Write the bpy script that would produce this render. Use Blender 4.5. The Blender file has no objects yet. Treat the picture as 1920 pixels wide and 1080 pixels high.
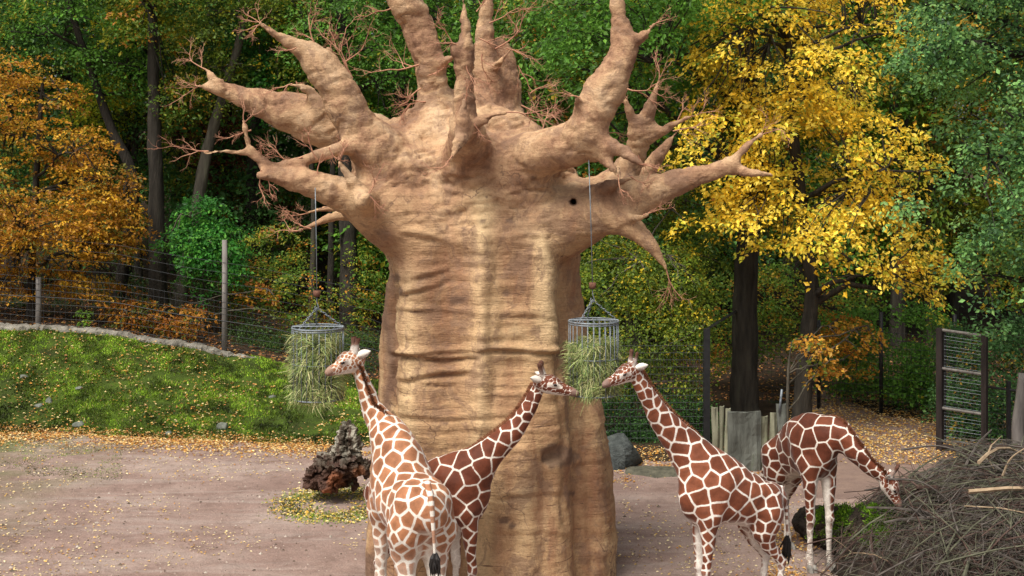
import bpy, math, random
import numpy as np
from mathutils import Vector

random.seed(7)
RNG = np.random.default_rng(11)
SC = bpy.context.scene
COL = SC.collection

# ------------------------------------------------------------------ camera
CAM_H = 7.6          # the visitors' platform: camera height above the yard
FOC = 2500.0         # focal length in pixels of the 1920 px wide photograph
HORIZON = 290.0      # pixel row of the horizon
cam_data = bpy.data.cameras.new('camera')
cam_data.sensor_width = 36.0
cam_data.lens = FOC / 1920 * 36.0
cam_data.shift_y = -(540 - HORIZON) / 1920
cam_data.clip_end = 600
cam = bpy.data.objects.new('camera', cam_data)
cam.location = (0, 0, CAM_H)
cam.rotation_euler = (math.radians(90), 0, 0)
COL.objects.link(cam)
SC.camera = cam

# ------------------------------------------------------------------ sky, sun, exposure
SUN_DIR = Vector((-0.50, -0.70, 1.25)).normalized()
world = bpy.data.worlds.new('World')
SC.world = world
world.use_nodes = True
wn = world.node_tree
wn.nodes.clear()
w_out = wn.nodes.new('ShaderNodeOutputWorld')
w_bg = wn.nodes.new('ShaderNodeBackground')
w_sky = wn.nodes.new('ShaderNodeTexSky')
w_sky.sky_type = 'NISHITA'
w_sky.sun_disc = False
w_sky.sun_elevation = math.asin(SUN_DIR.z)
w_sky.sun_rotation = math.atan2(SUN_DIR.x, SUN_DIR.y)
w_sky.air_density = 1.0
w_sky.dust_density = 4.0
w_hs = wn.nodes.new('ShaderNodeHueSaturation')      # thin white overcast: little blue left in the sky
w_hs.inputs['Saturation'].default_value = 0.25
w_bg.inputs['Strength'].default_value = 0.105
wn.links.new(w_sky.outputs[0], w_hs.inputs['Color'])
wn.links.new(w_hs.outputs[0], w_bg.inputs['Color'])
wn.links.new(w_bg.outputs[0], w_out.inputs['Surface'])

sun_data = bpy.data.lights.new('sun', 'SUN')
sun_data.energy = 3.3
sun_data.angle = math.radians(32)
sun_data.color = (1.0, 0.95, 0.87)
sun = bpy.data.objects.new('sun', sun_data)
sun.rotation_euler = SUN_DIR.to_track_quat('Z', 'Y').to_euler()
sun.location = (-20, -20, 40)
COL.objects.link(sun)

SC.view_settings.view_transform = 'Standard'
SC.view_settings.look = 'None'
SC.view_settings.exposure = 0.47
SC.view_settings.gamma = 1.0
SC.view_settings.use_curve_mapping = False
SC.cycles.max_bounces = 6
SC.cycles.diffuse_bounces = 3
SC.cycles.transmission_bounces = 3
SC.cycles.use_denoising = True

# ------------------------------------------------------------------ small helpers
def P(px, py, Y):
    """Point at depth Y (metres from the camera) seen at pixel px, py of the photograph."""
    return np.array([(px - 960) / FOC * Y, Y, CAM_H - (py - HORIZON) / FOC * Y])

def tag(o, label=None, cat=None, group=None, kind=None):
    if label: o['label'] = label
    if cat: o['category'] = cat
    if group: o['group'] = group
    if kind: o['kind'] = kind
    return o

def thing(name, label, cat, loc=(0, 0, 0), group=None):
    o = bpy.data.objects.new(name, None)
    o.empty_display_size = 0.3
    o.location = tuple(float(v) for v in loc)
    COL.objects.link(o)
    return tag(o, label, cat, group)

def mesh_np(name, v, faces, mat, parent=None, smooth=False, attrs=None, origin=(0, 0, 0)):
    """faces: int array (n,3) or (n,4), or a list of such arrays."""
    me = bpy.data.meshes.new(name)
    v = np.asarray(v, dtype=np.float32) - np.asarray(origin, dtype=np.float32)
    fl = faces if isinstance(faces, list) else [faces]
    fl = [np.asarray(f, dtype=np.int32) for f in fl if len(f)]
    loops = np.concatenate([f.ravel() for f in fl])
    cnt = np.concatenate([np.full(len(f), f.shape[1], dtype=np.int32) for f in fl])
    start = np.concatenate([[0], np.cumsum(cnt)[:-1]]).astype(np.int32)
    me.vertices.add(len(v)); me.vertices.foreach_set('co', v.ravel())
    me.loops.add(len(loops)); me.loops.foreach_set('vertex_index', loops)
    me.polygons.add(len(cnt)); me.polygons.foreach_set('loop_start', start)
    me.polygons.foreach_set('loop_total', cnt)
    me.polygons.foreach_set('use_smooth', np.full(len(cnt), bool(smooth)))
    me.update(calc_edges=True)
    if attrs:
        for k, a in attrs.items():
            a = np.asarray(a, dtype=np.float32)
            if a.ndim == 1:
                at = me.attributes.new(k, 'FLOAT', 'POINT'); at.data.foreach_set('value', a)
            else:
                if a.shape[1] == 3: a = np.concatenate([a, np.ones((len(a), 1), np.float32)], 1)
                at = me.attributes.new(k, 'FLOAT_COLOR', 'POINT'); at.data.foreach_set('color', a.ravel())
    if mat: me.materials.append(mat)
    o = bpy.data.objects.new(name, me)
    COL.objects.link(o)
    if parent is not None:
        o.parent = parent
        o.location = tuple(float(a - b) for a, b in zip(origin, WORLD_LOC(parent)))
    else:
        o.location = tuple(float(a) for a in origin)
    return o

def WORLD_LOC(o):
    p = np.zeros(3)
    while o is not None:
        p = p + np.array(o.location); o = o.parent
    return p

class MB:
    """Collects pieces into one mesh."""
    def __init__(self): self.v = []; self.t = []; self.q = []; self.c = []; self.n = 0
    def add(self, v, tris=None, quads=None, col=None):
        v = np.asarray(v, float)
        if tris is not None and len(tris): self.t.append(np.asarray(tris) + self.n)
        if quads is not None and len(quads): self.q.append(np.asarray(quads) + self.n)
        if col is not None:
            c = np.asarray(col, float)
            self.c.append(np.tile(c, (len(v), 1)) if c.ndim == 1 else c)
        self.v.append(v); self.n += len(v)
    def box(self, c, s, col=None, yaw=0.0, jit=0.0):
        c = np.asarray(c, float); s = np.asarray(s, float) / 2
        v = np.array([[x, y, z] for x in (-1, 1) for y in (-1, 1) for z in (-1, 1)], float) * s
        if jit: v += RNG.uniform(-jit, jit, v.shape)
        if yaw:
            cy, sy = math.cos(yaw), math.sin(yaw)
            v = np.stack([v[:, 0] * cy - v[:, 1] * sy, v[:, 0] * sy + v[:, 1] * cy, v[:, 2]], 1)
        self.add(v + c, quads=[[0, 1, 3, 2], [4, 6, 7, 5], [0, 4, 5, 1], [2, 3, 7, 6], [0, 2, 6, 4], [1, 5, 7, 3]], col=col)
    def tube(self, pts, rad, n=6, col=None, cap=True):
        pts = np.asarray(pts, float); m = len(pts)
        rad = np.broadcast_to(np.asarray(rad, float), (m,))
        T = np.gradient(pts, axis=0); T /= np.linalg.norm(T, axis=1, keepdims=True) + 1e-9
        ref = np.array([0.0, 0.0, 1.0]) if abs(T[0, 2]) < 0.9 else np.array([1.0, 0.0, 0.0])
        a = np.cross(T[0], ref); a /= np.linalg.norm(a)
        A = np.empty((m, 3)); A[0] = a
        for i in range(1, m):
            a = A[i - 1] - T[i] * np.dot(A[i - 1], T[i]); A[i] = a / (np.linalg.norm(a) + 1e-9)
        B = np.cross(T, A)
        th = np.arange(n) * 2 * math.pi / n
        ring = A[:, None] * np.cos(th)[None, :, None] + B[:, None] * np.sin(th)[None, :, None]
        v = (pts[:, None] + ring * rad[:, None, None]).reshape(-1, 3)
        i = np.arange(m - 1)[:, None] * n; j = np.arange(n)[None]; k = (j + 1) % n
        q = np.stack([i + j, i + k, i + n + k, i + n + j], -1).reshape(-1, 4)
        t = []
        if cap:
            v = np.concatenate([v, pts[:1], pts[-1:]])
            c0, c1 = m * n, m * n + 1
            for a in range(n):
                t.append([c0, (a + 1) % n, a]); t.append([c1, (m - 1) * n + a, (m - 1) * n + (a + 1) % n])
        self.add(v, tris=t, quads=q, col=col)
    def build(self, name, mat, parent=None, smooth=False, origin=None, attr='Col'):
        v = np.concatenate(self.v)
        fl = []
        if self.t: fl.append(np.concatenate(self.t))
        if self.q: fl.append(np.concatenate(self.q))
        at = {attr: np.concatenate(self.c)} if self.c else None
        if origin is None: origin = WORLD_LOC(parent) if parent is not None else (v[:, 0].mean(), v[:, 1].mean(), v[:, 2].min())
        return mesh_np(name, v, fl, mat, parent, smooth, at, origin)

def _hash(ix, iy, iz, seed):
    h = (ix.astype(np.uint32) * np.uint32(374761393) + iy.astype(np.uint32) * np.uint32(668265263)
         + iz.astype(np.uint32) * np.uint32(2147483647) + np.uint32(seed * 974711 + 13))
    h = (h ^ (h >> np.uint32(13))) * np.uint32(1274126177)
    h = h ^ (h >> np.uint32(16))
    return (h & np.uint32(0xffffff)).astype(np.float32) / np.float32(0xffffff)

def vnoise(p, seed=0):
    """value noise, 0..1"""
    p = np.asarray(p, dtype=np.float32) + 1000.0
    i = np.floor(p).astype(np.int64); f = p - i; f = f * f * (3 - 2 * f)
    r = 0
    for dx in (0, 1):
        wx = f[..., 0] if dx else 1 - f[..., 0]
        for dy in (0, 1):
            wy = f[..., 1] if dy else 1 - f[..., 1]
            for dz in (0, 1):
                wz = f[..., 2] if dz else 1 - f[..., 2]
                r = r + wx * wy * wz * _hash(i[..., 0] + dx, i[..., 1] + dy, i[..., 2] + dz, seed)
    return r

def fbm(p, seed=0, oct=4, gain=0.5):
    p = np.asarray(p, dtype=np.float32); r = 0; a = 1; s = 0
    for k in range(oct):
        r = r + a * vnoise(p * (2.03 ** k), seed + k * 17); s += a; a *= gain
    return r / s

def sstep(a, b, x):
    t = np.clip((np.asarray(x, float) - a) / (b - a), 0, 1)
    return t * t * (3 - 2 * t)

def catmull(pts, per=6):
    """smooth a polyline of rows (any number of columns)"""
    p = np.asarray(pts, float)
    if len(p) < 3: return np.linspace(p[0], p[-1], per + 1)
    q = np.vstack([2 * p[0] - p[1], p, 2 * p[-1] - p[-2]]); out = []
    for i in range(1, len(q) - 2):
        a, b, c, d = q[i - 1], q[i], q[i + 1], q[i + 2]
        for t in np.arange(per) / per:
            out.append(0.5 * (2 * b + (c - a) * t + (2 * a - 5 * b + 4 * c - d) * t * t + (3 * b - a - 3 * c + d) * t ** 3))
    out.append(p[-1])
    return np.array(out)

# ------------------------------------------------------------------ implicit surfaces (smooth unions meshed by surface nets)
class Field:
    def __init__(self, lo, hi, vox):
        self.lo = np.asarray(lo, float); self.vox = vox
        self.n = np.ceil((np.asarray(hi, float) - self.lo) / vox).astype(int) + 1
        self.F = np.full(self.n, 5.0, dtype=np.float32)
        self.ax = [(self.lo[i] + np.arange(self.n[i]) * vox).astype(np.float32) for i in range(3)]
        self.prims = []
    def add(self, fn, blo, bhi, k=0.1, sub=False):
        s = []
        for i in range(3):
            a = int(np.clip(math.floor((blo[i] - self.lo[i]) / self.vox), 0, self.n[i]))
            b = int(np.clip(math.ceil((bhi[i] - self.lo[i]) / self.vox) + 1, 0, self.n[i]))
            if b <= a: return
            s.append(slice(a, b))
        X = self.ax[0][s[0]][:, None, None]; Y = self.ax[1][s[1]][None, :, None]; Z = self.ax[2][s[2]][None, None, :]
        d = fn(X, Y, Z).astype(np.float32); a = self.F[tuple(s)]
        if sub:
            d = -d; h = np.clip(0.5 - 0.5 * (d - a) / k, 0, 1)
            self.F[tuple(s)] = a * (1 - (1 - h)) * 0 + (d * (h) + a * (1 - h)) * 0 + np.maximum(a, d)
        else:
            h = np.clip(0.5 + 0.5 * (a - d) / k, 0, 1)
            self.F[tuple(s)] = a * (1 - h) + d * h - k * h * (1 - h)
    def seg(self, a, b, ra, rb, k=0.1, owner=0, S=None, sub=False):
        """tapered limb from a to b; ra, rb a radius, or (half width along S, half depth)"""
        a = np.asarray(a, np.float32); b = np.asarray(b, np.float32)
        fn = seg_fn(a, b, ra, rb, S)
        R = max(np.max(ra), np.max(rb)) + k + 3 * self.vox
        self.prims.append((owner, fn))
        self.add(fn, np.minimum(a, b) - R, np.maximum(a, b) + R, k, sub)
    def chain(self, pts, rad, k=0.1, owner=0, S=None):
        """a limb of several tapered pieces, joined to the rest with one smooth union of width k"""
        pts = [np.asarray(p, np.float32) for p in pts]
        R = max(np.max(r) for r in rad) + k + 3 * self.vox
        lo = np.min(pts, 0) - R; hi = np.max(pts, 0) + R
        g0 = [int(np.clip(math.floor((lo[i] - self.lo[i]) / self.vox), 0, self.n[i])) for i in range(3)]
        g1 = [int(np.clip(math.ceil((hi[i] - self.lo[i]) / self.vox) + 1, 0, self.n[i])) for i in range(3)]
        if any(b <= a for a, b in zip(g0, g1)): return
        loc = np.full([b - a for a, b in zip(g0, g1)], 5.0, np.float32); cum = 0.0
        for i in range(len(pts) - 1):
            fn = seg_fn(pts[i], pts[i + 1], rad[i], rad[i + 1], S); self.prims.append((owner, fn, pts[i], pts[i + 1] - pts[i], cum)); cum += float(np.linalg.norm(pts[i + 1] - pts[i]))
            Rs = max(np.max(rad[i]), np.max(rad[i + 1])) + k + 3 * self.vox
            a = np.minimum(pts[i], pts[i + 1]) - Rs; b = np.maximum(pts[i], pts[i + 1]) + Rs
            s = []
            for j in range(3):
                u = int(np.clip(math.floor((a[j] - self.lo[j]) / self.vox), g0[j], g1[j])); w = int(np.clip(math.ceil((b[j] - self.lo[j]) / self.vox) + 1, g0[j], g1[j]))
                s.append(slice(u, w))
            if any(x.stop <= x.start for x in s): continue
            d = fn(self.ax[0][s[0]][:, None, None], self.ax[1][s[1]][None, :, None], self.ax[2][s[2]][None, None, :])
            t = tuple(slice(x.start - g, x.stop - g) for x, g in zip(s, g0))
            loc[t] = np.minimum(loc[t], d)
        s = tuple(slice(x, y) for x, y in zip(g0, g1)); a = self.F[s]
        h = np.clip(0.5 + 0.5 * (a - loc) / k, 0, 1)
        self.F[s] = a * (1 - h) + loc * h - k * h * (1 - h)
    def mesh(self):
        F, n = self.F, self.n
        neg = F < 0
        c = np.zeros(tuple(n - 1), dtype=np.uint8)
        sl = [slice(0, -1), slice(1, None)]
        for i in (0, 1):
            for j in (0, 1):
                for k in (0, 1): c += neg[sl[i], sl[j], sl[k]]
        act = np.argwhere((c > 0) & (c < 8))
        idx = np.full(tuple(n - 1), -1, dtype=np.int32)
        idx[act[:, 0], act[:, 1], act[:, 2]] = np.arange(len(act))
        val = {}
        for i in (0, 1):
            for j in (0, 1):
                for k in (0, 1): val[i, j, k] = F[act[:, 0] + i, act[:, 1] + j, act[:, 2] + k]
        acc = np.zeros((len(act), 3)); cnt = np.zeros(len(act))
        for ax in range(3):
            o = [a for a in range(3) if a != ax]
            for u in (0, 1):
                for w in (0, 1):
                    c0 = [0, 0, 0]; c0[o[0]] = u; c0[o[1]] = w; c1 = list(c0); c1[ax] = 1
                    a, b = val[tuple(c0)], val[tuple(c1)]
                    m = (a < 0) != (b < 0)
                    t = np.where(m, a / np.where(m, a - b, 1), 0)
                    pt = np.tile(np.array(c0, float), (len(act), 1)); pt[:, ax] = t
                    acc += pt * m[:, None]; cnt += m
        v = self.lo + (act + acc / cnt[:, None]) * self.vox
        quads = []
        for ax in range(3):
            o = [a for a in range(3) if a != ax]
            s0 = [slice(None)] * 3; s1 = [slice(None)] * 3
            s0[ax] = slice(0, -1); s1[ax] = slice(1, None)
            a, b = neg[tuple(s0)], neg[tuple(s1)]
            e = np.argwhere(a != b)
            e = e[(e[:, o[0]] > 0) & (e[:, o[1]] > 0) & (e[:, o[0]] < n[o[0]] - 1) & (e[:, o[1]] < n[o[1]] - 1)]
            fl = a[e[:, 0], e[:, 1], e[:, 2]]
            d0 = np.zeros(3, int); d0[o[0]] = 1; d1 = np.zeros(3, int); d1[o[1]] = 1
            def ID(q): return idx[q[:, 0], q[:, 1], q[:, 2]]
            q = np.stack([ID(e), ID(e - d0), ID(e - d0 - d1), ID(e - d1)], 1)
            flip = fl if ax != 1 else ~fl
            q[~flip] = q[~flip][:, ::-1]
            quads.append(q)
        q = np.concatenate(quads)
        return v, q[(q >= 0).all(1)]
    def owners(self, v):
        best = np.full(len(v), 1e9, np.float32); own = np.zeros(len(v), int); self.axial = np.zeros(len(v))
        X, Y, Z = [v[:, i].astype(np.float32) for i in range(3)]
        for pr in self.prims:
            d = pr[1](X, Y, Z); m = d < best
            best[m] = d[m]; own[m] = pr[0]
            if len(pr) > 2:
                l2 = float(pr[3] @ pr[3]) + 1e-9
                self.axial[m] = pr[4] + np.clip(((v[m] - pr[2]) @ pr[3]) / l2, 0, 1) * math.sqrt(l2)
        return own, best

def seg_fn(a, b, ra, rb, S=None):
    a = np.asarray(a, np.float32); ab = np.asarray(b, np.float32) - a; L2 = float(ab @ ab) + 1e-9
    if S is None or np.ndim(ra) == 0:
        ra, rb = float(np.max(ra)), float(np.max(rb))
        def fn(X, Y, Z):
            x, y, z = X - a[0], Y - a[1], Z - a[2]
            t = np.clip((x * ab[0] + y * ab[1] + z * ab[2]) / L2, 0, 1)
            return np.sqrt((x - t * ab[0]) ** 2 + (y - t * ab[1]) ** 2 + (z - t * ab[2]) ** 2) - (ra + (rb - ra) * t)
        return fn
    T = ab / math.sqrt(L2); S = np.asarray(S, np.float32); S = S - T * (S @ T); S = S / np.linalg.norm(S)
    def fn(X, Y, Z):
        x, y, z = X - a[0], Y - a[1], Z - a[2]
        tr = (x * ab[0] + y * ab[1] + z * ab[2]) / L2
        t = np.clip(tr, 0, 1)
        x, y, z = x - t * ab[0], y - t * ab[1], z - t * ab[2]
        wa = ra[0] + (rb[0] - ra[0]) * t; wb = ra[1] + (rb[1] - ra[1]) * t
        s = x * S[0] + y * S[1] + z * S[2]
        r2 = x * x + y * y + z * z
        o2 = np.maximum(r2 - s * s, 0)
        e = np.sqrt((s / wa) ** 2 + o2 / wb ** 2) + 1e-6
        r = np.sqrt(r2) + 1e-6
        return np.where(e > 0.3, (e - 1) * r / e, -np.minimum(wa, wb) * 0.7)
    return fn

def vnormals(v, q):
    n = np.zeros_like(v)
    fn = np.cross(v[q[:, 2]] - v[q[:, 0]], v[q[:, 3]] - v[q[:, 1]])
    for i in range(4):
        for a in range(3):
            n[:, a] += np.bincount(q[:, i], fn[:, a], len(v))
    return n / (np.linalg.norm(n, axis=1, keepdims=True) + 1e-12)

def relax(v, q, it=2, lam=0.5):
    for _ in range(it):
        s = np.zeros_like(v); c = np.zeros(len(v))
        for i in range(4):
            j = q[:, (i + 1) % 4]
            for a in range(3):
                s[:, a] += np.bincount(q[:, i], v[j, a], len(v)) + np.bincount(j, v[q[:, i], a], len(v))
            c += np.bincount(q[:, i], minlength=len(v)) + np.bincount(j, minlength=len(v))
        v = v + lam * (s / np.maximum(c, 1)[:, None] - v)
    return v

def rand_unit(n):
    d = RNG.normal(size=(n, 3)); return d / np.linalg.norm(d, axis=1, keepdims=True)

# ------------------------------------------------------------------ materials
def new_mat(name):
    m = bpy.data.materials.new(name); m.use_nodes = True
    nt = m.node_tree; nt.nodes.clear()
    out = nt.nodes.new('ShaderNodeOutputMaterial')
    return m, nt, out

def N(nt, typ, **kw):
    n = nt.nodes.new(typ)
    for k, val in kw.items():
        if k.startswith('i_'): n.inputs[k[2:].replace('_', ' ')].default_value = val
        else: setattr(n, k, val)
    return n

def L(nt, a, b): nt.links.new(a, b)

def ramp(nt, fac, stops):
    r = nt.nodes.new('ShaderNodeValToRGB'); e = r.color_ramp.elements
    while len(e) < len(stops): e.new(0.5)
    for el, (p, c) in zip(e, stops):
        el.position = p; el.color = (c[0], c[1], c[2], 1)
    L(nt, fac, r.inputs['Fac']); return r.outputs['Color']

def mixc(nt, fac, a, b, mode='MIX'):
    m = nt.nodes.new('ShaderNodeMix'); m.data_type = 'RGBA'; m.blend_type = mode
    for s, x in ((0, fac), (6, a), (7, b)):
        if hasattr(x, 'links') or isinstance(x, bpy.types.NodeSocket): L(nt, x, m.inputs[s])
        else: m.inputs[s].default_value = x if s == 0 else (x[0], x[1], x[2], 1)
    return m.outputs[2]

def coords(nt, scale=(1, 1, 1), kind='Object', rot=(0, 0, 0)):
    tc = nt.nodes.new('ShaderNodeTexCoord'); mp = nt.nodes.new('ShaderNodeMapping')
    mp.inputs['Scale'].default_value = scale; mp.inputs['Rotation'].default_value = rot
    L(nt, tc.outputs[kind], mp.inputs['Vector']); return mp.outputs[0]

def noise(nt, vec, scale, detail=4, rough=0.55, dist=0.0):
    n = nt.nodes.new('ShaderNodeTexNoise')
    n.inputs['Scale'].default_value = scale; n.inputs['Detail'].default_value = detail
    n.inputs['Roughness'].default_value = rough; n.inputs['Distortion'].default_value = dist
    L(nt, vec, n.inputs['Vector']); return n.outputs['Fac']

def bump(nt, h, strength=0.3, dist=0.02, prev=None):
    b = nt.nodes.new('ShaderNodeBump'); b.inputs['Strength'].default_value = strength
    b.inputs['Distance'].default_value = dist; L(nt, h, b.inputs['Height'])
    if prev is not None: L(nt, prev, b.inputs['Normal'])
    return b.outputs[0]

def principled(nt, out, color, rough=0.8, normal=None, spec=0.3, metal=0.0):
    p = nt.nodes.new('ShaderNodeBsdfPrincipled')
    if isinstance(color, bpy.types.NodeSocket): L(nt, color, p.inputs['Base Color'])
    else: p.inputs['Base Color'].default_value = (*color, 1)
    if isinstance(rough, bpy.types.NodeSocket): L(nt, rough, p.inputs['Roughness'])
    else: p.inputs['Roughness'].default_value = rough
    p.inputs['Specular IOR Level'].default_value = spec
    p.inputs['Metallic'].default_value = metal
    if normal is not None: L(nt, normal, p.inputs['Normal'])
    L(nt, p.outputs[0], out.inputs['Surface']); return p

def mat_noise(name, c1, c2, scale=6, stretch=(1, 1, 1), rough=0.85, bstr=0.4, bdist=0.01, c3=None, spec=0.25, metal=0.0):
    m, nt, out = new_mat(name)
    v = coords(nt, stretch); n = noise(nt, v, scale, 6, 0.6)
    st = [(0.3, c1), (0.62, c2)] + ([(0.75, c3)] if c3 else [])
    c = ramp(nt, n, st)
    n2 = noise(nt, v, scale * 4, 4, 0.6)
    principled(nt, out, c, rough, bump(nt, n2, bstr, bdist), spec, metal)
    return m

def mat_leaf(name, transl=0.35, rough=0.5, spec=0.3):
    m, nt, out = new_mat(name)
    a = N(nt, 'ShaderNodeAttribute', attribute_name='Col')
    p = nt.nodes.new('ShaderNodeBsdfPrincipled')
    L(nt, a.outputs['Color'], p.inputs['Base Color'])
    p.inputs['Roughness'].default_value = rough; p.inputs['Specular IOR Level'].default_value = spec
    t = nt.nodes.new('ShaderNodeBsdfTranslucent')
    g = nt.nodes.new('ShaderNodeGamma'); g.inputs['Gamma'].default_value = 0.9
    L(nt, a.outputs['Color'], g.inputs['Color']); L(nt, g.outputs[0], t.inputs['Color'])
    mx = nt.nodes.new('ShaderNodeMixShader'); mx.inputs[0].default_value = transl
    L(nt, p.outputs[0], mx.inputs[1]); L(nt, t.outputs[0], mx.inputs[2]); L(nt, mx.outputs[0], out.inputs['Surface'])
    return m

def mat_vcol(name, rough=0.8, spec=0.2, nscale=30, bstr=0.3):
    m, nt, out = new_mat(name)
    a = N(nt, 'ShaderNodeAttribute', attribute_name='Col')
    v = coords(nt); n = noise(nt, v, nscale, 4, 0.6)
    c = mixc(nt, 0.5, a.outputs['Color'], ramp(nt, n, [(0.3, (0.4, 0.4, 0.4)), (0.7, (1, 1, 1))]), 'MULTIPLY')
    principled(nt, out, c, rough, bump(nt, n, bstr, 0.01), spec)
    return m

M_LEAF = mat_leaf('leaf_foliage', 0.45)
M_DRYLEAF = mat_leaf('fallen_leaf', 0.15, 0.6)
M_GRASS = mat_leaf('moss_and_grass', 0.3, 0.6)
M_HAY = mat_leaf('hay_stalks', 0.2, 0.6)
M_BARK_DARK = mat_noise('dark_bark', (0.012, 0.010, 0.008), (0.05, 0.042, 0.032), 5, (1, 1, 0.18), bstr=1.0, bdist=0.05, c3=(0.06, 0.065, 0.04))
M_BARK_GREY = mat_noise('grey_green_bark', (0.04, 0.035, 0.026), (0.11, 0.095, 0.07), 5, (1, 1, 0.2), bstr=0.8, bdist=0.03, c3=(0.10, 0.11, 0.06))
M_METAL_DARK = mat_noise('dark_painted_metal', (0.006, 0.006, 0.007), (0.016, 0.016, 0.016), 8, rough=0.5, bstr=0.1, spec=0.4)
M_WIRE = mat_noise('dark_wire', (0.012, 0.013, 0.015), (0.03, 0.033, 0.037), 8, rough=0.55, bstr=0.0, spec=0.4)
M_GALV = mat_noise('galvanised_steel', (0.08, 0.095, 0.11), (0.21, 0.235, 0.255), 12, rough=0.55, bstr=0.1, metal=0.3, spec=0.5)
M_POST = mat_noise('weathered_post_wood', (0.09, 0.08, 0.075), (0.22, 0.20, 0.18), 6, (1, 1, 0.15), bstr=0.5)
M_POST_BROWN = mat_noise('dark_brown_post_wood', (0.012, 0.009, 0.008), (0.035, 0.025, 0.022), 6, (1, 1, 0.15), bstr=0.5)
# ================================================================== ground, bank, path
BASE_PX = [(-700, 838), (0, 812), (350, 822), (560, 832), (700, 838), (900, 842)]
CREST_PX = [(-700, 560), (0, 612), (220, 628), (350, 652), (500, 676), (700, 715), (900, 800), (1000, 842)]

def ground_Y(py): return CAM_H * FOC / (py - HORIZON)

CREST_Y = 41.0
def crest_height(X):
    xs = [(px - 960) / FOC * CREST_Y for px, py in CREST_PX]
    zs = [CAM_H - (py - HORIZON) / FOC * CREST_Y for px, py in CREST_PX]
    zs[-1] = 0.0
    return np.interp(X, xs, zs)

def base_line(X):
    return np.interp(X, [(px - 960) / FOC * 36 for px, py in BASE_PX], [ground_Y(py) for px, py in BASE_PX])

def height(X, Y):
    X = np.asarray(X, float); Y = np.asarray(Y, float)
    b = base_line(X); t = np.clip((Y - b) / (CREST_Y - b), 0, 1)
    h = crest_height(X) * (t * 0.82 + 0.18 * t * t * (3 - 2 * t))
    n = fbm(np.stack([X * 0.9, Y * 0.9, X * 0], -1), 3, 3) - 0.5
    n2 = fbm(np.stack([X * 0.25, Y * 0.25, X * 0], -1), 5, 2) - 0.5
    h = h + (fbm(np.stack([X * 2.6, Y * 2.6, X * 0], -1), 13, 3) - .5) * .05 * (Y < 46)
    h = h + n * (0.03 + 0.14 * sstep(0, 0.12, t) * (h > 0.02)) + n2 * 0.05
    # the wood rises gently behind, to the skyline of the valley side
    h = h + np.clip(Y - 58, 0, 200) * 0.10
    return h

PATH = [(1830, 1080, 0.0)]
def region(X, Y):
    """0 yard, 1 bank, 2 wood floor, 3 path"""
    n = (fbm(np.stack([X * 0.8, Y * 0.8, X * 0], -1), 9, 3) - 0.5) * 1.3
    px = 960 + X / Y * FOC
    r = np.zeros(X.shape, int)
    b = base_line(X) + n * 0.5
    left = (X < -1.2)
    r[(Y > b) & left] = 1
    r[(Y > CREST_Y + 0.15) & left] = 2
    r[(X >= -1.2) & (Y > 33.0 + n * 0.5) & (px < 1500 + n * 20)] = 2
    farY = 39.2 + n * 0.4 - np.clip((px - 1640) * 0.012, -0.6, 3.0) + np.clip(1640 - px, 0, 300) * 0.035
    r[(X >= -1.2) & (Y > farY)] = 2
    r[(px >= 1500 + n * 20) & (Y > 29.5) & (Y <= farY) & (X > 0)] = 3
    r[(px > 1800) & (Y > 33.5)] = 2
    return r

def build_ground():
    xs = np.concatenate([np.arange(-90, -17, 2.0), np.arange(-17, 17.01, 0.13), np.arange(18, 90, 2.0)])
    ys = np.concatenate([np.arange(2, 20, 1.0), np.arange(20, 46, 0.13), np.arange(46, 60, 0.7), np.arange(60, 150, 3.0)])
    X, Y = np.meshgrid(xs, ys, indexing='ij')
    Z = height(X, Y)
    v = np.stack([X, Y, Z], -1).reshape(-1, 3)
    ny = len(ys)
    i = np.arange(len(xs) - 1)[:, None] * ny + np.arange(ny - 1)[None]
    q = np.stack([i, i + ny, i + ny + 1, i + 1], -1).reshape(-1, 4)
    c = v[q].mean(1)
    r = region(c[:, 0], c[:, 1])
    for k, (nm, mat) in enumerate((('yard_ground', M_YARD), ('grass_bank', M_BANK), ('forest_floor', M_FLOOR), ('leafy_path', M_PATH))):
        f = q[r == k]; u, inv = np.unique(f, return_inverse=True)
        o = mesh_np(nm, v[u], inv.reshape(-1, 4), mat, smooth=True); tag(o, kind='structure')

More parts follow.
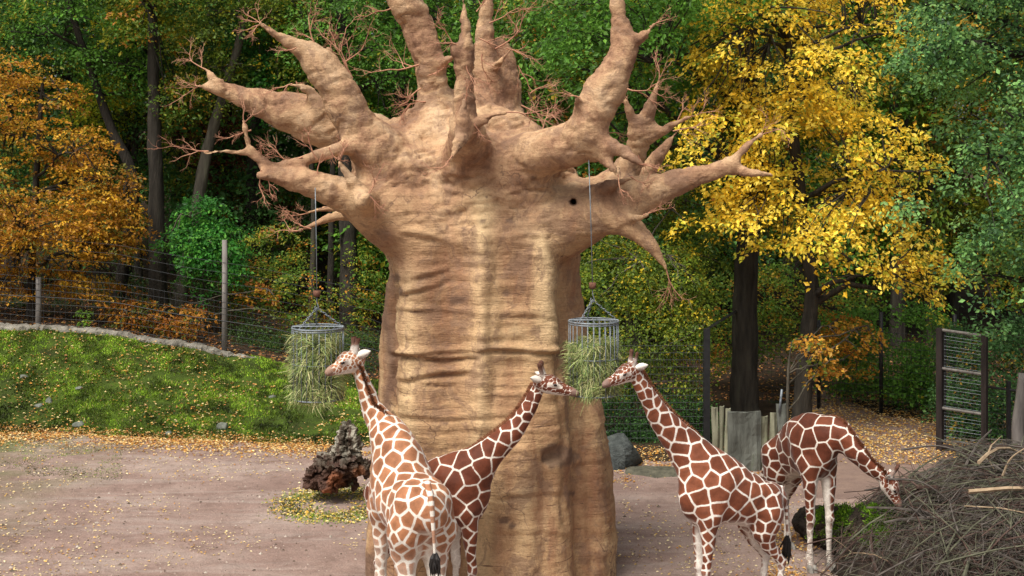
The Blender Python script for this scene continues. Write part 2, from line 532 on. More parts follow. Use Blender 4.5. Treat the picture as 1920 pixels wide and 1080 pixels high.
def mk_ground_mats():
    global M_YARD, M_BANK, M_FLOOR, M_PATH
    m, nt, out = new_mat('trodden_reddish_dirt'); v = coords(nt)
    big = noise(nt, v, 0.35, 4, 0.6); mid = noise(nt, v, 2.2, 6, 0.7); fine = noise(nt, v, 34, 5, 0.75)
    c = ramp(nt, big, [(0.25, (0.195, 0.125, 0.103)), (0.5, (0.295, 0.205, 0.172)), (0.72, (0.40, 0.31, 0.265))])
    c = mixc(nt, 0.55, c, ramp(nt, mid, [(0.3, (0.5, 0.46, 0.44)), (0.5, (1, 1, 1)), (0.7, (1.2, 1.17, 1.15))]), 'MULTIPLY')
    tr_ = ramp(nt, noise(nt, coords(nt, (0.25, 1.6, 1)), 1.1, 5, 0.65, 0.8), [(0.50, (0, 0, 0)), (0.66, (0.5, 0.5, 0.5))])
    c = mixc(nt, tr_, c, (0.40, 0.33, 0.29))
    peb = N(nt, 'ShaderNodeTexVoronoi'); peb.inputs['Scale'].default_value = 9; L(nt, v, peb.inputs['Vector'])
    c = mixc(nt, ramp(nt, peb.outputs['Distance'], [(0.10, (0.55, 0.55, 0.55)), (0.16, (0, 0, 0))]), c, (0.34, 0.30, 0.27))
    c = mixc(nt, 0.75, c, ramp(nt, fine, [(0.3, (0.55, 0.53, 0.5)), (0.55, (1, 1, 1)), (0.75, (1.35, 1.32, 1.3))]), 'MULTIPLY')
    g = noise(nt, v, 0.5, 5, 0.7)     # thin green film of algae and grass in places
    sx = N(nt, 'ShaderNodeSeparateXYZ'); L(nt, v, sx.inputs[0])
    lx = N(nt, 'ShaderNodeMapRange'); lx.inputs['From Min'].default_value = -9; lx.inputs['From Max'].default_value = -14
    L(nt, sx.outputs['X'], lx.inputs['Value'])
    mu = N(nt, 'ShaderNodeMath', operation='MULTIPLY'); L(nt, lx.outputs[0], mu.inputs[0])
    gg = ramp(nt, g, [(0.4, (0, 0, 0)), (0.6, (1, 1, 1))]); L(nt, gg, mu.inputs[1])
    c = mixc(nt, mu.outputs[0], c, (0.12, 0.13, 0.05))
    principled(nt, out, c, 0.9, bump(nt, fine, 0.9, 0.02, bump(nt, mid, 0.9, 0.08)), 0.15); M_YARD = m
    m, nt, out = new_mat('mossy_soil'); v = coords(nt)
    n = noise(nt, v, 1.6, 6, 0.7); f = noise(nt, v, 22, 5, 0.7)
    c = ramp(nt, n, [(0.3, (0.03, 0.035, 0.012)), (0.5, (0.05, 0.075, 0.014)), (0.7, (0.075, 0.12, 0.016))])
    c = mixc(nt, 0.7, c, ramp(nt, f, [(0.3, (0.35, 0.35, 0.3)), (0.65, (1.2, 1.2, 1.1))]), 'MULTIPLY')
    principled(nt, out, c, 0.95, bump(nt, f, 0.8, 0.04), 0.1); M_BANK = m
    m, nt, out = new_mat('dark_wood_soil'); v = coords(nt)
    n = noise(nt, v, 1.3, 6, 0.7); f = noise(nt, v, 16, 5, 0.7)
    c = ramp(nt, n, [(0.35, (0.025, 0.018, 0.012)), (0.55, (0.05, 0.032, 0.02)), (0.7, (0.03, 0.045, 0.014))])
    principled(nt, out, c, 0.95, bump(nt, f, 0.8, 0.05), 0.1); M_FLOOR = m
    m, nt, out = new_mat('path_gravel'); v = coords(nt)
    n = noise(nt, v, 1.5, 6, 0.7); f = noise(nt, v, 30, 5, 0.7)
    c = ramp(nt, n, [(0.3, (0.17, 0.115, 0.10)), (0.7, (0.26, 0.18, 0.14))])
    c = mixc(nt, 0.5, c, ramp(nt, f, [(0.3, (0.5, 0.5, 0.5)), (0.7, (1.2, 1.2, 1.2))]), 'MULTIPLY')
    principled(nt, out, c, 0.95, bump(nt, f, 0.6, 0.02), 0.1); M_PATH = m
mk_ground_mats()
build_ground()

# ------------------------------------------------------------------ leaves as geometry
def leaf_cloud(c, d, up, size, col, ratio=0.5, fold=0.25):
    """c centres, d leaf directions, up face normals (approx.), size lengths, col colours -> verts, quads, colours"""
    n = len(c)
    d = d / (np.linalg.norm(d, axis=1, keepdims=True) + 1e-9)
    s = np.cross(d, up); s /= np.linalg.norm(s, axis=1, keepdims=True) + 1e-9
    u = np.cross(s, d)
    L_ = size[:, None]
    a = c - d * L_ * 0.5; b = c + d * L_ * 0.5
    off = d * L_ * (-0.06); f = u * L_ * fold * 0.35
    r = c + s * L_ * ratio * 0.5 + off + f; l = c - s * L_ * ratio * 0.5 + off + f
    v = np.stack([a, r, b, l], 1).reshape(-1, 3)
    q = np.arange(n * 4).reshape(-1, 4)
    return v, q, np.repeat(col, 4, axis=0)

def palette(n, pal, jit=0.25):
    """pal: list of (colour, weight)"""
    cols = np.array([p[0] for p in pal]); w = np.array([p[1] for p in pal], float)
    i = RNG.choice(len(pal), n, p=w / w.sum())
    return cols[i] * RNG.uniform(1 - jit, 1 + jit, (n, 1)), i

def scatter_leaves(name, X, Y, pal, size=(0.06, 0.10), label=None, lift=0.008, flat=0.35):
    n = len(X); Z = height(X, Y) + lift + RNG.uniform(0, 0.015, n)
    a = RNG.uniform(0, 2 * math.pi, n)
    d = np.stack([np.cos(a), np.sin(a), RNG.normal(0, flat * 0.6, n)], 1)
    up = np.stack([RNG.normal(0, flat, n), RNG.normal(0, flat, n), np.ones(n)], 1)
    col, _ = palette(n, pal, 0.3)
    v, q, c = leaf_cloud(np.stack([X, Y, Z], 1), d, up, RNG.uniform(*size, n), col, 0.62, 0.5)
    o = mesh_np(name, v, q, M_DRYLEAF, attrs={'Col': c}); tag(o, label, kind='stuff'); return o

def px_band(n, px0, px1, y0, y1, pw=1.0):
    """n ground points spread evenly in the picture band (flat ground)"""
    px = RNG.uniform(px0, px1, n); py = y0 + (y1 - y0) * RNG.random(n) ** pw
    Y = ground_Y(py); return (px - 960) / FOC * Y, Y

LITTER = [((0.62, 0.40, 0.14), 3), ((0.55, 0.27, 0.05), 3), ((0.42, 0.17, 0.05), 2), ((0.68, 0.52, 0.25), 3), ((0.30, 0.13, 0.05), 1)]
LITTER_PALE = [((0.66, 0.50, 0.24), 4), ((0.72, 0.60, 0.36), 3), ((0.60, 0.38, 0.10), 2), ((0.45, 0.22, 0.06), 1)]
def clumpy(X, Y, thr, sc=0.5, seed=21):
    return fbm(np.stack([X * sc, Y * sc, X * 0], -1), seed, 3) > thr - RNG.uniform(0, 0.16, len(X))

# sparse leaves over the whole yard
X, Y = px_band(12000, -60, 1980, 800, 1100, 1.35); k = clumpy(X, Y, 0.53); X, Y = X[k], Y[k]
k = (region(X, Y) == 0); scatter_leaves('yard_leaves', X[k], Y[k], LITTER_PALE, (0.035, 0.075), 'pale birch and hornbeam leaves scattered thinly over the reddish yard')
# dense drift along the foot of the bank
xs = RNG.uniform(-15, -1.5, 9500); b = base_line(xs); t = RNG.normal(0, 1, len(xs))
ys = b + 0.15 - np.abs(t) * 0.75 + RNG.uniform(-0.2, 0.35, len(xs))
k = clumpy(xs, ys, 0.44, 0.7, 33); scatter_leaves('leaf_drift', xs[k], ys[k], LITTER, (0.06, 0.10), 'drift of orange and tan leaves along the foot of the mossy bank')
# leaves on the bank
xs = RNG.uniform(-17.5, -1.5, 5000); ys = base_line(xs) + RNG.random(len(xs)) * (CREST_Y - base_line(xs))
k = clumpy(xs, ys, 0.55, 0.9, 5); scatter_leaves('bank_leaves', xs[k], ys[k], LITTER, (0.05, 0.10), 'yellow and brown leaves lying in the moss of the bank', 0.05)
# ring of yellow leaves round the stump
a = RNG.uniform(0, 2 * math.pi, 1500); r = RNG.normal(1.0, 0.28, 1500)
xs = (622 - 960) / FOC * 29.2 + np.cos(a) * r * 1.0 + 0.1; ys = 29.0 + np.sin(a) * r * 1.15
scatter_leaves('stump_leaves', xs, ys, [((0.65, 0.52, 0.12), 3), ((0.66, 0.40, 0.07), 2), ((0.6, 0.5, 0.25), 2), ((0.14, 0.22, 0.04), 1.4)], (0.05, 0.09), 'ring of yellow leaves round the rotten root stump')
# golden carpet on the path
X, Y = px_band(11000, 1480, 1960, 742, 872, 0.85)
k = (region(X, Y) >= 2) | (RNG.random(len(X)) < 0.25); k &= clumpy(X, Y, 0.36, 0.6, 8) & (RNG.random(len(X)) < 0.35 + 0.65 * sstep(31, 37, Y))
scatter_leaves('path_leaves', X[k], Y[k], [((0.62, 0.38, 0.10), 4), ((0.66, 0.50, 0.25), 3), ((0.48, 0.22, 0.05), 2)], (0.06, 0.10), 'golden leaf carpet on the path behind the enclosure')
X, Y = px_band(3000, 1120, 1500, 838, 905); k = clumpy(X, Y, 0.46, 0.8, 12)
scatter_leaves('edge_leaves', X[k], Y[k], LITTER, (0.05, 0.09), 'brown and orange leaves on the dark soil below the flat mossy rock')
X, Y = px_band(2600, 1440, 1720, 985, 1085); k = clumpy(X, Y, 0.45, 0.8, 14)
scatter_leaves('pile_leaves', X[k], Y[k], [((0.62, 0.36, 0.10), 3), ((0.48, 0.22, 0.06), 3), ((0.66, 0.48, 0.2), 1)], (0.05, 0.09), 'orange leaves under the hooves at the end of the brush pile')
# brown leaves through the wood
xs = RNG.uniform(-20, 20, 9000); ys = 41.2 + RNG.random(len(xs)) ** 1.5 * 16
scatter_leaves('wood_leaves', xs, ys, [((0.38, 0.17, 0.05), 3), ((0.25, 0.10, 0.04), 2), ((0.5, 0.3, 0.08), 1)], (0.08, 0.16), 'brown leaves on the floor of the wood')

# ------------------------------------------------------------------ moss and short grass on the bank
def blades(name, X, Y, hgt, pal, label, wid=0.012, lift=0.0, zf=height):
    n = len(X); Z = zf(X, Y) + lift
    a = RNG.uniform(0, 2 * math.pi, n); w = RNG.uniform(0.6, 1.4, n) * wid
    p = np.stack([X, Y, Z], 1); s = np.stack([np.cos(a), np.sin(a), 0 * a], 1) * w[:, None]
    lean = np.stack([RNG.normal(0, 0.5, n), RNG.normal(0, 0.5, n), np.ones(n)], 1) * (hgt * RNG.uniform(0.5, 1.4, n))[:, None]
    v = np.stack([p - s, p + s, p + lean], 1).reshape(-1, 3); t = np.arange(n * 3).reshape(-1, 3)
    pn = fbm(np.stack([X * 0.7, Y * 0.7, X * 0], -1), 41, 4)
    col, _ = palette(n, pal, 0.35); p2 = fbm(np.stack([X * 3.2, Y * 3.2, X * 0], -1), 43, 3)
    col = col * ((0.35 + 1.2 * sstep(0.35, 0.65, pn)) * (.45 + 1.1 * sstep(.36, .62, p2)))[:, None]
    o = mesh_np(name, v, t, M_GRASS, attrs={'Col': np.repeat(col, 3, 0)}); tag(o, label, kind='stuff'); return o
MOSS = [((0.095, 0.165, 0.010), 5), ((0.15, 0.23, 0.014), 3), ((0.05, 0.085, 0.010), 3.5), ((0.17, 0.14, 0.04), 1)]
xs = RNG.uniform(-17.5, -1.2, 120000); ys = base_line(xs) + (RNG.random(len(xs)) ** 0.9) * (CREST_Y + 0.2 - base_line(xs)) - 0.05
k = fbm(np.stack([xs * 1.3, ys * 1.3, xs * 0], -1), 77, 4) > RNG.uniform(0.30, 0.52, len(xs))
k &= region(xs, ys) == 1
blades('bank_moss', xs[k], ys[k], 0.055, MOSS, 'thick green moss and short grass covering the bank', 0.016)
a = RNG.uniform(0, 2 * math.pi, 5000); r = RNG.normal(1.05, 0.22, 5000)
blades('stump_grass', (622 - 960) / FOC * 29.2 + np.cos(a) * r * 1.0 + 0.15, 28.95 + np.sin(a) * r * 1.1, 0.04, MOSS, 'short grass round the rotten root stump', 0.01)
xs, ys = px_band(9000, -80, 260, 815, 900); k = (xs / ys * FOC + 960 < 230) & (fbm(np.stack([xs, ys, xs * 0], -1), 6, 3) > 0.5)
blades('yard_grass', xs[k], ys[k], 0.02, MOSS, 'thin grass at the left edge of the yard', 0.01)

def crumbs():
    X, Y = px_band(5200, -60, 1980, 826, 1110, 1.2); k = region(X, Y) == 0; X, Y = X[k], Y[k]; n = len(X)
    r = RNG.choice([.010, .016, .026, .04], n, p=[.45, .35, .16, .04]) * RNG.uniform(.7, 1.3, n); c = np.stack([X, Y, height(X, Y)], 1)
    O = np.array([[1, 0, 0], [0, 1, 0], [-1, 0, 0], [0, -1, 0], [0, 0, .8]], float); a = RNG.uniform(0, 6.28, n)
    V = O[None] * RNG.uniform(.6, 1.4, (n, 5, 1)); x = V[..., 0] * np.cos(a)[:, None] - V[..., 1] * np.sin(a)[:, None]; y = V[..., 0] * np.sin(a)[:, None] + V[..., 1] * np.cos(a)[:, None]
    V = c[:, None] + np.stack([x, y, V[..., 2]], -1) * r[:, None, None]
    T = (np.arange(n)[:, None, None] * 5 + np.array([[0, 1, 4], [1, 2, 4], [2, 3, 4], [3, 0, 4]])[None]).reshape(-1, 3)
    col, _ = palette(n, [((0.30, 0.22, 0.18), 4), ((0.10, 0.07, 0.05), 3), ((0.42, 0.36, 0.30), 2)], .3)
    tag(mesh_np('yard_pebbles', V.reshape(-1, 3), T, M_DRYLEAF, attrs={'Col': np.repeat(col, 5, 0)}), 'small stones, crumbs of earth and dung scattered over the yard', kind='stuff')
crumbs()

# stones in the bank
M_STONE = mat_noise('bank_stone', (0.07, 0.08, 0.06), (0.17, 0.18, 0.15), 5, bstr=0.6, bdist=0.02, c3=(0.2, 0.25, 0.12))
M_ROCK = mat_noise('dark_grey_rock', (0.022, 0.026, 0.025), (0.075, 0.083, 0.078), 4, bstr=0.9, bdist=0.06, c3=(0.09, 0.12, 0.06))
M_ROCKMOSS = mat_noise('mossy_flat_rock', (0.05, 0.05, 0.035), (0.13, 0.12, 0.085), 7, bstr=0.8, bdist=0.05, c3=(0.15, 0.14, 0.10))
def stone(name, px, py, Y, s, label, cat, mat, seed, yaw=0.0, facet=7):
    rng = np.random.default_rng(seed); n1, n2 = 20, 14
    th = np.linspace(0, 2 * math.pi, n1, endpoint=False); ph = np.linspace(0.02, math.pi - 0.02, n2)
    T, Ph = np.meshgrid(th, ph, indexing='ij')
    d = np.stack([np.sin(Ph) * np.cos(T), np.sin(Ph) * np.sin(T), np.cos(Ph)], -1).reshape(-1, 3)
    r = np.ones(len(d)) * 1.25
    for _ in range(facet * 3):                      # cut by random planes: a faceted rock
        nrm = rng.normal(size=3); nrm /= np.linalg.norm(nrm); h = rng.uniform(0.7, 1.0)
        dn = d @ nrm; r = np.where(dn > 0.05, np.minimum(r, h / np.maximum(dn, 0.05)), r)
    r *= 0.96 + 0.08 * fbm(d * 3, seed, 3)
    v = d * r[:, None] * np.asarray(s)
    cy, sy = math.cos(yaw), math.sin(yaw)
    v = np.stack([v[:, 0] * cy - v[:, 1] * sy, v[:, 0] * sy + v[:, 1] * cy, v[:, 2]], 1)
    c = P(px, py, Y)
    i = np.arange(n1)[:, None] * n2; j = np.arange(n2 - 1)[None]; i2 = (np.arange(n1)[:, None] + 1) % n1 * n2
    q = np.stack([i + j, i + j + 1, i2 + j + 1, i2 + j], -1).reshape(-1, 4)
    o = mesh_np(name, v + c, q, mat, origin=c); return tag(o, label, cat)

def on_bank(px, py):
    """where the sight line of a pixel meets the bank"""
    for Y in np.arange(33, 43, 0.02):
        p = P(px, py, Y)
        if p[2] <= height(p[0], p[1]): return Y
    return 41.0
for k, (px, py, s, lab) in enumerate([
        (92, 753, (0.11, 0.11, 0.14), 'whitish round stone standing up in the moss of the bank, lower left'),
        (418, 803, (0.16, 0.12, 0.15), 'pale upright stone at the foot of the bank, left of the root stump'),
        (45, 706, (0.15, 0.12, 0.07), 'small grey stone high on the left end of the bank'),
        (74, 760, (0.13, 0.1, 0.07), 'dull grey stone just below left of the whitish round one'),
        (150, 728, (0.17, 0.1, 0.06), 'low grey stone in the middle of the moss slope'),
        (150, 795, (0.25, 0.15, 0.09), 'flat earthy stone at the foot of the bank, left part'),
        (316, 812, (0.12, 0.1, 0.06), 'flat pale pebble half under the leaf drift'),
        (510, 745, (0.12, 0.1, 0.07), 'grey pebble in the moss left of the first hay basket')]):
    stone('stone', px, py, on_bank(px, py), s, lab, 'stone', M_STONE, 50 + k, 0.3 * k)
stone('boulder', 1158, 862, 32.6, (0.60, 0.5, 0.62), 'dark grey angular boulder leaning beside the foot of the giant trunk', 'boulder', M_ROCK, 4, 0.3, 4)
stone('flat_rock', 1240, 893, 31.9, (0.85, 0.5, 0.24), 'low flat mossy rock right of the dark boulder', 'rock', M_ROCKMOSS, 8, 0.05, 7)

# stone kerb along the crest of the bank: rough concrete bed under the fence
def crest_kerb():
    xs = np.arange(-19, -7.35, 0.055); Y0 = CREST_Y + 0.12
    prof = np.array([[-0.26, -0.12], [-0.22, 0.10], [-0.10, 0.17], [0.08, 0.17], [0.2, 0.05], [0.22, -0.12]])
    V = []
    for x in xs:
        z = float(height(np.array([x]), np.array([CREST_Y - 0.1]))[0])
        for (dy, dz) in prof: V.append([x, Y0 + dy, z + dz - 0.03])
    V = np.array(V); nn = fbm(V * 5, 91, 4) - 0.5; n3 = fbm(V * 14, 5, 3) - 0.5
    fade = sstep(-7.4, -9.5, V[:, 0])
    V[:, 1] -= nn * 0.26; V[:, 2] += nn * 0.20 + n3 * 0.08 - (1 - fade) * 0.14
    m = len(prof); i = np.arange(len(xs) - 1)[:, None] * m + np.arange(m - 1)[None]
    q = np.stack([i, i + m, i + m + 1, i + 1], -1).reshape(-1, 4)
    mt = mat_noise('rough_pale_concrete', (0.09, 0.082, 0.066), (0.25, 0.23, 0.19), 3, bstr=0.9, bdist=0.04, c3=(0.34, 0.32, 0.27))
    o = mesh_np('stone_kerb', V, q, mt, origin=(-12, Y0, 1.6)); tag(o, 'rough pale stone kerb running along the top of the mossy bank under the fence', 'kerb')
crest_kerb()
# ================================================================== fences, gate, palisade
def fence_left():
    f = thing('wire_fence', 'tall wire fence on weathered wooden posts along the top of the mossy bank', 'fence', (-11, CREST_Y + 0.25, 1.6))
    Yf = CREST_Y + 0.3
    def zc(x): return float(crest_height(np.array([x]))[0]) + 0.02
    for px, top in ((-290, 430), (72, 520), (421, 450), (770, 500)):
        x = (px - 960) / FOC * Yf; z0 = zc(x) - 0.1; z1 = CAM_H - (top - HORIZON) / FOC * Yf
        m = MB(); m.tube([(x, Yf, z0), (x + .01, Yf, (z0 + z1) / 2), (x, Yf, z1)], [.095, .09, .08], 9); m.build('post', M_POST, f, True)
    xs = np.linspace(-19, -3.2, 46)
    for k in range(12):
        m = MB(); h = 0.14 + 0.2 * k
        if k > 7: h += 0.1 * (k - 7)
        r = 0.012 if k == 4 else 0.0055
        pts = [(x, Yf - 0.09, zc(x) + h + 0.02 * math.sin(x * 1.1 + k)) for x in xs]
        m.tube(pts, r, 4); m.build('wire', M_WIRE, f)
    m = MB()
    for x in np.arange(-18.9, -3.3, 0.17): m.tube([(x, Yf - 0.08, zc(x)), (x, Yf - 0.08, zc(x) + 1.6)], 0.0032, 3, cap=False)
    tag(m.build('wire_mesh', M_WIRE, f), kind='stuff')
fence_left()

def panel(f, p0, p1, z0, z1, nh, nv, r=0.006):
    p0 = np.array(p0, float); p1 = np.array(p1, float)
    for k in range(nh):
        z = z0 + (z1 - z0) * (k + .5) / nh; m = MB(); m.tube([(*p0, z), (*(p0 + p1) / 2, z - .01), (*p1, z)], r, 4); m.build('wire', M_WIRE, f)
    m = MB()
    for k in range(nv):
        q = p0 + (p1 - p0) * (k + .5) / nv; m.tube([(*q, z0), (*q, z1)], r * .7, 3, cap=False)
    tag(m.build('wire_mesh', M_WIRE, f), kind='stuff')

def fences_right():
    Y = 34.9
    f = thing('mesh_fence', 'dark mesh fence between the giant trunk and the wooden palisade, ivy behind it', 'fence', (4.0, Y, 0))
    X = lambda px, Yy=Y: (px - 960) / FOC * Yy
    for px, w in ((1050, .1), (1325, .16)):
        m = MB(); m.box((X(px), Y, 1.5), (w, w, 3.1)); m.build('post', M_METAL_DARK, f)
    m = MB(); m.tube([(X(1325), Y, 3.03), (X(1394, 39.5), 39.5, 3.1)], .045, 4); m.build('rail', M_METAL_DARK, f)
    m = MB(); m.box((X(1394, 39.5), 39.5, 1.5), (.12, .12, 3.2)); m.build('post', M_METAL_DARK, f)
    panel(f, (X(1050), Y - .02), (X(1321), Y - .02), 0.1, 2.7, 14, 44)
    Y2 = 39.4
    g = thing('mesh_fence', 'far dark mesh fence behind the leaf-covered path', 'fence', (10, Y2, 0))
    for px, y2, t in ((1400, 40.6, 590), (1535, 39.9, 600), (1652, 39.2, 585), (1790, 38.2, 590), (1960, 36.8, 590)):
        m = MB(); z1 = CAM_H - (t - HORIZON) / FOC * y2
        m.tube([(X(px, y2), y2, -.1), (X(px, y2), y2, z1)], .06, 8); m.build('post', M_METAL_DARK, g, True)
    pts = [(X(p, y), y) for p, y in ((1400, 40.6), (1535, 39.9), (1652, 39.2), (1790, 38.2), (1960, 36.8))]
    for a, b in zip(pts[:-1], pts[1:]): panel(g, (a[0], a[1] - .07), (b[0], b[1] - .07), 0.05, 2.5, 11, 16, .006)
    h = thing('mesh_fence', 'low dark fence with a top rail between the open gate and the round wooden post', 'fence', (12.5, 33.6, 0))
    ya, yb = 33.9, 33.0; xa, xb = X(1852, ya), X(1925, yb)
    for px, y in ((1891, 33.4), (1925, 33.0)):
        m = MB(); m.box((X(px, y), y, .95), (.09, .09, 1.95)); m.build('post', M_METAL_DARK, h)
    m = MB(); m.tube([(xa, ya, 1.70), (xb, yb, 1.72)], .035, 6); m.build('rail', M_METAL_DARK, h)
    panel(h, (xa, ya), (xb, yb), .1, 1.65, 12, 6, .006)
    p = MB(); y = 32.6
    pts = [(X(1912, y), y, -.1), (X(1908, y), y, .9), (X(1914, y), y, 1.6), (X(1919, y), y, 2.25)]
    p.tube(catmull(pts, 4), np.linspace(.16, .12, 13), 10)
    tag(p.build('round_post', M_POST, None, True), 'round weathered wooden post at the right edge behind the brush pile', 'post')
    # open gate
    ya, yb = 34.3, 33.5; A = np.array([X(1762, ya), ya]); B = np.array([X(1846, yb), yb])
    gt = thing('metal_gate', 'tall open gate of three wire panels in a dark frame beyond the brush pile', 'gate', (A[0], A[1], 0))
    zt = lambda py, Yy: CAM_H - (py - HORIZON) / FOC * Yy
    zA = zt(615, ya); zB = zt(627, yb); d = (B - A); yaw = math.atan2(d[1], d[0])
    for c, z, w in ((A, zA, .19), (B, zB, .17)):
        m = MB(); m.box((c[0], c[1], z / 2), (w * .8, .12, z), yaw=yaw); m.build('gate_post', M_POST_BROWN, gt)
    m = MB(); m.box((A[0] + .17 * d[0] / np.linalg.norm(d), A[1] - .03, zA / 2 + .05), (.05, .05, zA - .3), yaw=yaw); m.build('hinge_bar', M_METAL_DARK, gt)
    for t in (0.0, .325, .66, .985):
        za = zA - .04 - t * (zA - .1); zb = zB - .04 - t * (zB - .1)
        m = MB(); m.tube([(*A, za), (*B, zb)], .04 if t < .9 else .07, 6); m.build('cross_rail', M_POST if t < .9 else M_POST_BROWN, gt)
    for k in range(34):
        t = (k + .7) / 35
        m = MB(); m.tube([(*(A + d * .1), (zA - .05) * (1 - t) + .1 * t), (*B, (zB - .05) * (1 - t) + .1 * t)], .0065, 4); m.build('wire', M_GALV if k % 3 else M_WIRE, gt)
    m = MB()
    for k in range(5):
        q = A + d * (.12 + .85 * (k + .5) / 5); m.tube([(*q, .1), (*q, zA - .08)], .004, 3, cap=False)
    tag(m.build('wire_mesh', M_WIRE, gt), kind='stuff')
fences_right()

def palisade():
    Y = 32.1; z0 = -.15
    pal = thing('wooden_palisade', 'grey weathered palisade of upright planks in front of the dark trunk', 'palisade', ((1405 - 960) / FOC * Y, Y, 0))
    mats = [mat_noise('grey_green_plank', (0.07, 0.075, 0.045), (0.18, 0.175, 0.12), 4, (1, 1, .12), bstr=.7, c3=(0.16, 0.19, 0.10)),
            mat_noise('grey_slab_wood', (0.05, 0.052, 0.043), (0.13, 0.135, 0.115), 3, (1, 1, .2), bstr=1, bdist=.04, c3=(0.09, 0.115, 0.06)),
            mat_noise('pale_plank', (0.11, 0.105, 0.07), (0.25, 0.245, 0.17), 4, (1, 1, .12), bstr=.7, c3=(0.2, 0.24, 0.13))]
    for i, (l, r, top, mi, dy) in enumerate(((1335, 1347, 764, 2, .1), (1349, 1358, 762, 0, .12), (1359, 1369, 766, 2, .08), (1364, 1427, 772, 1, -.12), (1426, 1441, 781, 0, .0), (1443, 1457, 774, 2, .05), (1457, 1475, 758, 1, -.05), (1478, 1490, 790, 0, .1))):
        y = Y + dy; xl = (l - 960) / FOC * y; xr = (r - 960) / FOC * y; zt = CAM_H - (top - HORIZON) / FOC * y
        n = 9; th = .045 if mi != 1 else .05; V = []; m = MB()
        for z in np.linspace(z0, zt, 12):
            w = (xr - xl) / 2; c = (xl + xr) / 2 + .012 * math.sin(z * 3 + i * 2)
            for j in range(n):
                a = math.pi + j * math.pi / (n - 1)
                V.append([c + math.cos(a) * w, y + math.sin(a) * th, z + (RNG.uniform(-.02, .03) if z == zt else 0)])
            V.append([c + w, y + th * .5, z]); V.append([c - w, y + th * .5, z])
        V = np.array(V); V[:, 0] += .02 * (vnoise(V * np.array([14, 3, 1.2]), i) - .5); V[:, 1] += .09 * (vnoise(V * np.array([16, 1, 1.3]), i + 9) - .5) + .10 * (vnoise(V * np.array([5, 1, 2.5]), i + 4) - .5); N_ = n + 2
        q = [[a * N_ + j, a * N_ + (j + 1) % N_, a * N_ + N_ + (j + 1) % N_, a * N_ + N_ + j] for a in range(11) for j in range(N_)]
        V = np.vstack([V, V[-N_:].mean(0)]); t = [[11 * N_ + j, 11 * N_ + (j + 1) % N_, 12 * N_] for j in range(N_)]
        m.add(V, tris=t, quads=q); m.build('plank', mats[mi], pal)
    m = MB(); y = Y - .12; m.tube([P(1461, 775, y), P(1466, 730, y)], .028, 7); tag(m.build('metal_tube', M_GALV, pal, True))
palisade()

